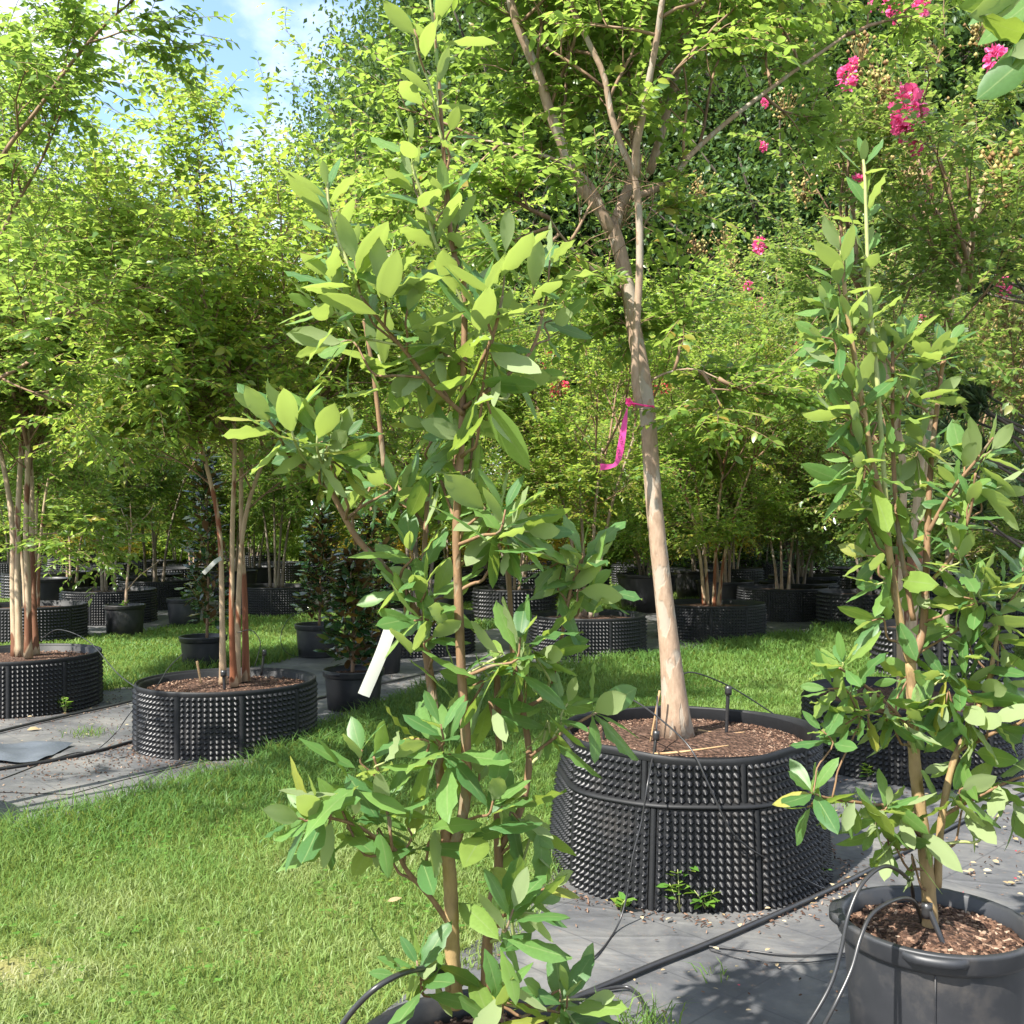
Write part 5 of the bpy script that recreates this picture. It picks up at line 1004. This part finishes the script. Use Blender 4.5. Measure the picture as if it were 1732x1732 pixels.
# dark glossy southern magnolias in pots, dense columns of leaves
def gem(label, x, Y, z0, H, R, n, seed, L=(.11, .155)):
    root = thing('southern_magnolia', label, 'tree', (x, Y, z0), 'dark potted magnolias'); rr = random.Random(seed); wl_ = wl(root)
    p = spline([(0, 0, 0), (.01, .01, H*.4), (-.01, 0, H)], 16); V, Fl = tubes([p], [np.linspace(.016, .005, 16)], 8); mk('trunk', npmesh('trunk', V, Fl, M['bark_branch'], smooth=True), root)
    tw = []; nt_ = n//9
    for i in range(nt_):
        f = (i+.5)/nt_; z = H*(.10+.86*f); a = i*2.4+rr.uniform(-.4, .4); rad = R*(1-.72*f**1.6)*rr.uniform(.5, 1.0)*(.75 if f < .1 else 1)
        b = Vector((0, 0, z-.10*rad/R)); e = Vector((math.cos(a)*rad, math.sin(a)*rad, z+.10)); tw.append([tuple(b), tuple(b.lerp(e, .5)-Vector((0, 0, .03))), tuple(e)])
        td = ((e-b).normalized()+Vector((0, 0, .7))).normalized(); o1 = td.orthogonal().normalized(); o2 = td.cross(o1)
        for k in range(9):
            ff = k/8; a_ = k*2.4+rr.random(); th = math.radians(30+75*ff+rr.uniform(-10, 10)); r_ = o1*math.cos(a_)+o2*math.sin(a_); d = td*math.cos(th)+r_*math.sin(th); up = td*math.sin(th)-r_*math.cos(th)+Vector((rr.gauss(0, .2), rr.gauss(0, .2)-.25, .4))
            place_leaf(root, 'gem', rr.randrange(8), Vector((x, Y, z0))+e-td*.14*ff, d, up, rr.uniform(*L)*(.7+.4*ff), wl_)
    AV, AF, AT, AR, off = [], [], [], [], 0
    for k in range(260):      # inner leaves, too hidden to pick apart
        f = rr.random(); a = rr.uniform(0, 6.283); rad = R*(1-.72*f**1.6)*rr.uniform(.25, .95); e = Vector((math.cos(a)*rad, math.sin(a)*rad, H*(.08+.9*f))); me = big_leaf('gem', rr.randrange(8))
        Mx = frame((math.cos(a)+rr.gauss(0, .4), math.sin(a)+rr.gauss(0, .4), rr.uniform(-.2, .9)), (rr.gauss(0, .3), rr.gauss(0, .3)-.2, 1), rr.uniform(*L), e)
        AV += [tuple(Mx @ v.co) for v in me.vertices]; AF += [[i_+off for i_ in p_.vertices] for p_ in me.polygons]; n_ = len(me.vertices); off += n_; AT += [rr.random()]*n_; AR += [d_.value for d_ in me.attributes['rib'].data]
    tagk(mk('inner_foliage', npmesh('inner_foliage', AV, [np.array(AF)], M['gem'], tint=AT, rib=AR, smooth=True), root), 'stuff')
    V, Fl = tubes(np.array(tw), np.tile([[.006, .004, .003]], (len(tw), 1)), 5); mk('branches', npmesh('branches', V, Fl, M['bark_branch']), root)
gem('tall dark glossy magnolia behind the rust stemmed tree', (350-866)/F*10.3, 10.3, .3, 1.9, .23, 297, 1)
gem('dark magnolia with yellow tips in the charcoal pot at the lawn edge', (540-866)/F*11.3, 11.3, .32, 1.32, .24, 288, 2)
gem('nearest compact dark magnolia, standing beside the hanging white tag', (596-866)/F*8.15, 8.15, .28, .98, .215, 288, 3)
gem('broad dark magnolia with rusty leaf backs behind the two compact ones', (628-866)/F*10.1, 10.1, .36, 1.3, .30, 297, 4)
# nearly bare sapling, weed tuft pot, dark shrub in the tub
bs = thing('bare_sapling', 'nearly bare pale sapling with a few twigs in a small pot', 'tree', ((213-866)/F*13.4, 13.4, .36)); o_ = np.array(wl(bs))
stp = [limb([(212, 1030), (216, 970), (222, 900), (220, 850)], 13.4, 13.4), limb([(214, 1000), (235, 975), (265, 952), (272, 945)], 13.4, 13.2), limb([(218, 960), (222, 900), (250, 870), (262, 850)], 13.4, 13.5), limb([(219, 930), (215, 890), (205, 860)], 13.4, 13.4)]
for i, s_ in enumerate(stp):
    V, Fl = tubes([spline(s_, 14)-o_], [np.linspace(.022 if i == 0 else .01, .004, 14)], 7); mk('trunk' if i == 0 else 'branch', npmesh('trunk', V, Fl, M['bark_pale'], smooth=True), bs)
def weed(label, x, y, z, n, h, seed, L=.03, group='weeds along the planters'):
    root = thing('weed', label, 'weed', (x, y, z), group); r = np.random.default_rng(seed); st, ps, ds = [], [], []
    for i in range(max(2, n//7)):
        a = r.random()*6.283; e = np.array([math.cos(a)*h*.5*r.random(), math.sin(a)*h*.4*r.random(), h*r.uniform(.45, 1)]); st.append([(0, 0, 0), tuple(e*.55+np.array([0, 0, .01])), tuple(e)])
        for k in range(7): ps.append(e*r.uniform(.35, 1)); b = r.random()*6.283; ds.append((math.cos(b), math.sin(b), r.uniform(-.1, .7)))
    V, Fl = tubes(np.array(st), np.tile([[.0025, .002, .0012]], (len(st), 1)), 4); mk('stem', npmesh('stem', V, Fl, M['twig_green']), root)
    for p_, d_ in zip(ps[:60], ds[:60]):
        o = mk('leaf', single_leaf_mesh('weed', r.integers(3)), root); o.matrix_local = frame(d_, (r.normal(0, .3), r.normal(0, .3), 1), L*r.uniform(.7, 1.35), p_)
for i, (x, y, h, n, lab) in enumerate([(1150, 1545, .20, 22, 'leggy weed at the foot of the two tier planter, leftmost of its row'), (1195, 1545, .12, 26, 'low round leaved weed in front of the two tier planter, next to the leggy one'), (1275, 1535, .10, 30, 'bushy weed sprawling at the right foot of the two tier planter'), (1335, 1512, .17, 30, 'tall weed climbing the right side of the two tier planter'), (1380, 1495, .12, 20, 'weed at the far right foot of the two tier planter near the pipe'), (1050, 1545, .07, 14, 'tiny weed under the left drip tube of the two tier planter')]):
    g_ = G(x, y); weed(lab, g_.x, g_.y, .006, n, h, 200+i, .05)
weed('weeds filling the small charcoal pot on the left', (312-866)/F*14.7, 14.7, .34, 56, .12, 210, .06)
weed('small weeds at the foot of the bare sapling', (211-866)/F*13.4, 13.4, .36, 42, .08, 211, .05)
g_ = G(110, 1208); weed('weed before the left edge planter', g_.x, g_.y, .006, 28, .14, 212, .05)
g_ = G(1470, 1322); weed('weed patch at the foot of the planter behind the right magnolia', g_.x, g_.y, .006, 42, .10, 213, .045)
vase_tree('dark broad shrub growing in the large smooth tub behind the ribboned trunk', 2.22, 16.9, 'leaf_dark', 'bark_grey', 41, 4, h=.7, L=.9, group='shrubs in tubs', z0=.55)

# ---------------------------------------------------------------- irrigation
def pipe(label, pix, r, z=None, cat='pipe', name='irrigation_pipe', group=None):
    pts = [G(x, y)+Vector((0, 0, r+.010)) for x, y in pix]; return tube_obj(name, pts, r, M['pipe'], None, 10, 60, None, label, cat, group)
pipe('black irrigation pipe crossing the weed mat below the two tier planter', [(940, 1712), (1030, 1674), (1110, 1640), (1200, 1604), (1330, 1547), (1440, 1495), (1560, 1430), (1680, 1370), (1800, 1320)], .0098)
pipe('black irrigation pipe along the left mat, passing behind the rust stemmed planter', [(-80, 1318), (0, 1306), (80, 1293), (170, 1274), (245, 1254), (420, 1215), (560, 1180), (725, 1142), (800, 1128)], .0105)
pipe('black irrigation pipe from the left edge planter toward the rust stemmed one', [(-40, 1252), (30, 1234), (110, 1215), (180, 1200), (250, 1184), (330, 1172)], .0105)
def drip(label, pts, r=.0035): return tube_obj('drip_tube', pts, r, M['pipe'], None, 7, 60, None, label, 'tube', 'drip tubes')
drip('thin drip tube falling straight down the front of the two tier planter', [P(1112, 1178, 4.35), P(1109, 1250, 4.2), P(1098, 1310, 3.86), P(1085, 1390, 3.82), P(1070, 1450, 3.80), P(1058, 1525, 3.78), G(1040, 1580)+Vector((0, 0, .012)), G(1005, 1625)+Vector((0, 0, .012)), G(960, 1650)+Vector((0, 0, .012))])
drip('drip tube arching over the front of the two tier planter to the right', [P(1040, 1190, 4.5), P(1062, 1181, 4.3), P(1105, 1207, 4.1), P(1165, 1262, 3.9), P(1200, 1330, 3.85), P(1240, 1410, 3.86), P(1300, 1455, 3.95), P(1360, 1487, 4.05), G(1400, 1512)+Vector((0, 0, .02)), G(1430, 1502)+Vector((0, 0, .02))])
drip('drip tube arching from behind the pale trunk over to the right planter', [P(1148, 1142, 4.75), P(1175, 1138, 4.8), P(1232, 1160, 4.85), P(1300, 1202, 5.1), P(1372, 1252, 5.4), P(1420, 1290, 5.7)])
drip('left of the two thick tubes looping out of the lower right pot', [P(1546, 1530, 2.9), P(1538, 1490, 2.75), P(1500, 1465, 2.6), P(1462, 1490, 2.52), P(1436, 1545, 2.48), P(1422, 1610, 2.46), P(1403, 1670, 2.44), P(1362, 1740, 2.42), P(1330, 1780, 2.45)], .0052)
drip('right of the two thick tubes looping out of the lower right pot', [P(1560, 1560, 2.85), P(1545, 1524, 2.72), P(1515, 1522, 2.6), P(1476, 1545, 2.54), P(1456, 1585, 2.50), P(1440, 1640, 2.47), P(1412, 1700, 2.44), P(1380, 1760, 2.44)], .0052)
drip('thin tube lying on the mat from the pipe to the lower right pot', [G(1195, 1606)+Vector((0, 0, .012)), G(1260, 1613)+Vector((0, 0, .012)), G(1340, 1622)+Vector((0, 0, .012)), G(1440, 1618)+Vector((0, 0, .012))])
drip('second thin tube lying on the mat just below the first', [G(1200, 1612)+Vector((0, 0, .012)), G(1270, 1630)+Vector((0, 0, .012)), G(1360, 1634)+Vector((0, 0, .012)), G(1445, 1622)+Vector((0, 0, .012))], .0025)
drip('thick black tube at the lower left rim of the front pot', [P(780, 1665, 2.2), P(735, 1640, 2.1), P(690, 1643, 2.0), P(640, 1668, 1.95), P(600, 1705, 1.95), P(570, 1745, 1.95)], .006)
drip('black tube in the grass right of the front pot', [G(940, 1712)+Vector((0, 0, .02)), G(1000, 1690)+Vector((0, 0, .02)), G(1060, 1680)+Vector((0, 0, .02)), G(1085, 1705)+Vector((0, 0, .02)), G(1110, 1760)+Vector((0, 0, .02))], .006)
drip('drip tubes sagging from the left edge planter to the rust stemmed planter', [P(70, 1080, 8.2), P(100, 1065, 8.0), P(150, 1085, 7.8), P(200, 1140, 7.2), P(245, 1172, 6.75)])
drip('thin tube looping down the left side of the rust stemmed planter', [P(310, 1105, 7.2), P(285, 1130, 7.0), P(262, 1165, 6.7), P(225, 1200, 6.7), P(195, 1240, 6.6), G(165, 1270)+Vector((0, 0, .012)), G(130, 1285)+Vector((0, 0, .012))])
drip('thin tube hanging at the front left of the rust stemmed planter', [P(255, 1175, 6.6), P(247, 1225, 6.45), G(235, 1265)+Vector((0, 0, .012)), G(205, 1285)+Vector((0, 0, .012)), G(130, 1276)+Vector((0, 0, .012)), G(0, 1322)+Vector((0, 0, .012))])
drip('thin loop of tube standing in the lawn by the potted dark magnolia', [P(555, 1110, 11), P(500, 1110, 10.9), P(478, 1095, 10.8), P(476, 1070, 10.8), P(490, 1045, 10.8), P(510, 1035, 10.8)])
drip('small tube loop beside the third peeling stem', [P(402, 1070, 6.9), P(425, 1066, 6.9), P(440, 1085, 6.9), P(436, 1110, 6.9), P(431, 1125, 6.9)], .003)
def stake(label, b, t, r=.006, mat='pipe', clip=True):
    root = thing('drip_stake', label, 'stake', b, 'stakes in the planters'); tube_obj('shaft', [b, b.lerp(t, .5), t], r*.8, M[mat], root, 6, 8, r)
    if clip: tube_obj('clip', [t-Vector((0, 0, .035)), t+Vector((0, 0, .004))], r*1.7, M[mat], root, 6, 4)
stake('black stake right of the pale trunk in the two tier planter', P(1228, 1252, 4.6), P(1232, 1162, 4.6), .009)
stake('black stake in front of the pale trunk, tube clipped to it', P(1106, 1282, 4.2), P(1110, 1238, 4.2), .008)
stake('split cane leaning against the pale trunk', P(1100, 1255, 4.4), P(1116, 1168, 4.42), .005, 'wood', False)
stake('short black stake at the left of the two tier planter', P(1020, 1262, 4.5), P(1022, 1222, 4.5), .006)
stake('pale broken cane stub in the rust stemmed planter', P(340, 1156, 6.75), P(333, 1118, 6.75), .009, 'wood', False)
stake('black stake at the foot of the peeling stems', P(380, 1168, 6.72), P(378, 1135, 6.72), .012)
stake('black looped stake right of the peeling stems', P(442, 1142, 6.95), P(447, 1100, 6.95), .009)
stake('black stake leaning at the stem of the lower right pot', P(1600, 1608, 2.72), P(1568, 1530, 2.76), .009)
for i, (x0, y0, x1, y1, Y) in enumerate([(1035, 1283, 1232, 1266, 4.18), (1180, 1240, 1260, 1243, 4.62)]):
    tube_obj('fallen_cane', [P(x0, y0, Y)+Vector((0, 0, .012)), P((x0+x1)/2, (y0+y1)/2+6, Y-.02)+Vector((0, 0, .016)), P(x1, y1, Y)+Vector((0, 0, .012))], .008, M['wood'], None, 6, 12, .003, ['long pale dry stalk lying on the soil before the pale trunk', 'short dry stalk lying on the soil behind the black stake'][i], 'stalk')
# fallen leaves and a folded spare sheet of weed mat
for i, (x, y, L, lab) in enumerate([(655, 1540, .06, 'pale dry leaf lying on the lawn under the front magnolia'), (700, 1178, .09, 'pale leaf lying on the mat right of the dark potted magnolia'), (45, 1238, .09, 'brown dry leaf on the mat by the left pipe')]):
    g_ = G(x, y); o = mk('fallen_leaf', single_leaf_mesh('dry', i)); o.matrix_local = frame((.8, .4, .1), (.1, -.3, 1), L, (g_.x, g_.y, .035 if i == 0 else .012)); setl(o, lab, 'leaf')
g_ = G(10, 1278); n_ = 26; V = []
for i in range(n_):
    for j in range(n_):
        u, v = i/(n_-1), j/(n_-1); x = -.42+u*.84; y = -.26+v*.52; e = min(u, 1-u, v, 1-v); z = .015+.16*min(1, e*5)*(.55+.45*math.sin(u*5+v*2))*(1-.55*u)+.02*noise.noise(Vector((x*6, y*6, 1))); V.append((x+.05*noise.noise(Vector((y*4, 2, 0))), y+.07*noise.noise(Vector((x*4, 5, 0))), z))
q = [(i*n_+j, (i+1)*n_+j, (i+1)*n_+j+1, i*n_+j+1) for i in range(n_-1) for j in range(n_-1)]
M['sheet'] = surf('slate_woven_sheet', [(.3, (.045, .055, .068)), (.7, (.085, .097, .115))], 4, rough=.6, bump=.4, bscale=60, dist=.004)
setl(mk('folded_sheet', npmesh('folded_sheet', np.array(V), [np.array(q)], M['sheet'], smooth=True), None, (g_.x-.1, g_.y, .006)), 'folded slate grey sheet lying by the pipe at the left edge', 'sheet')
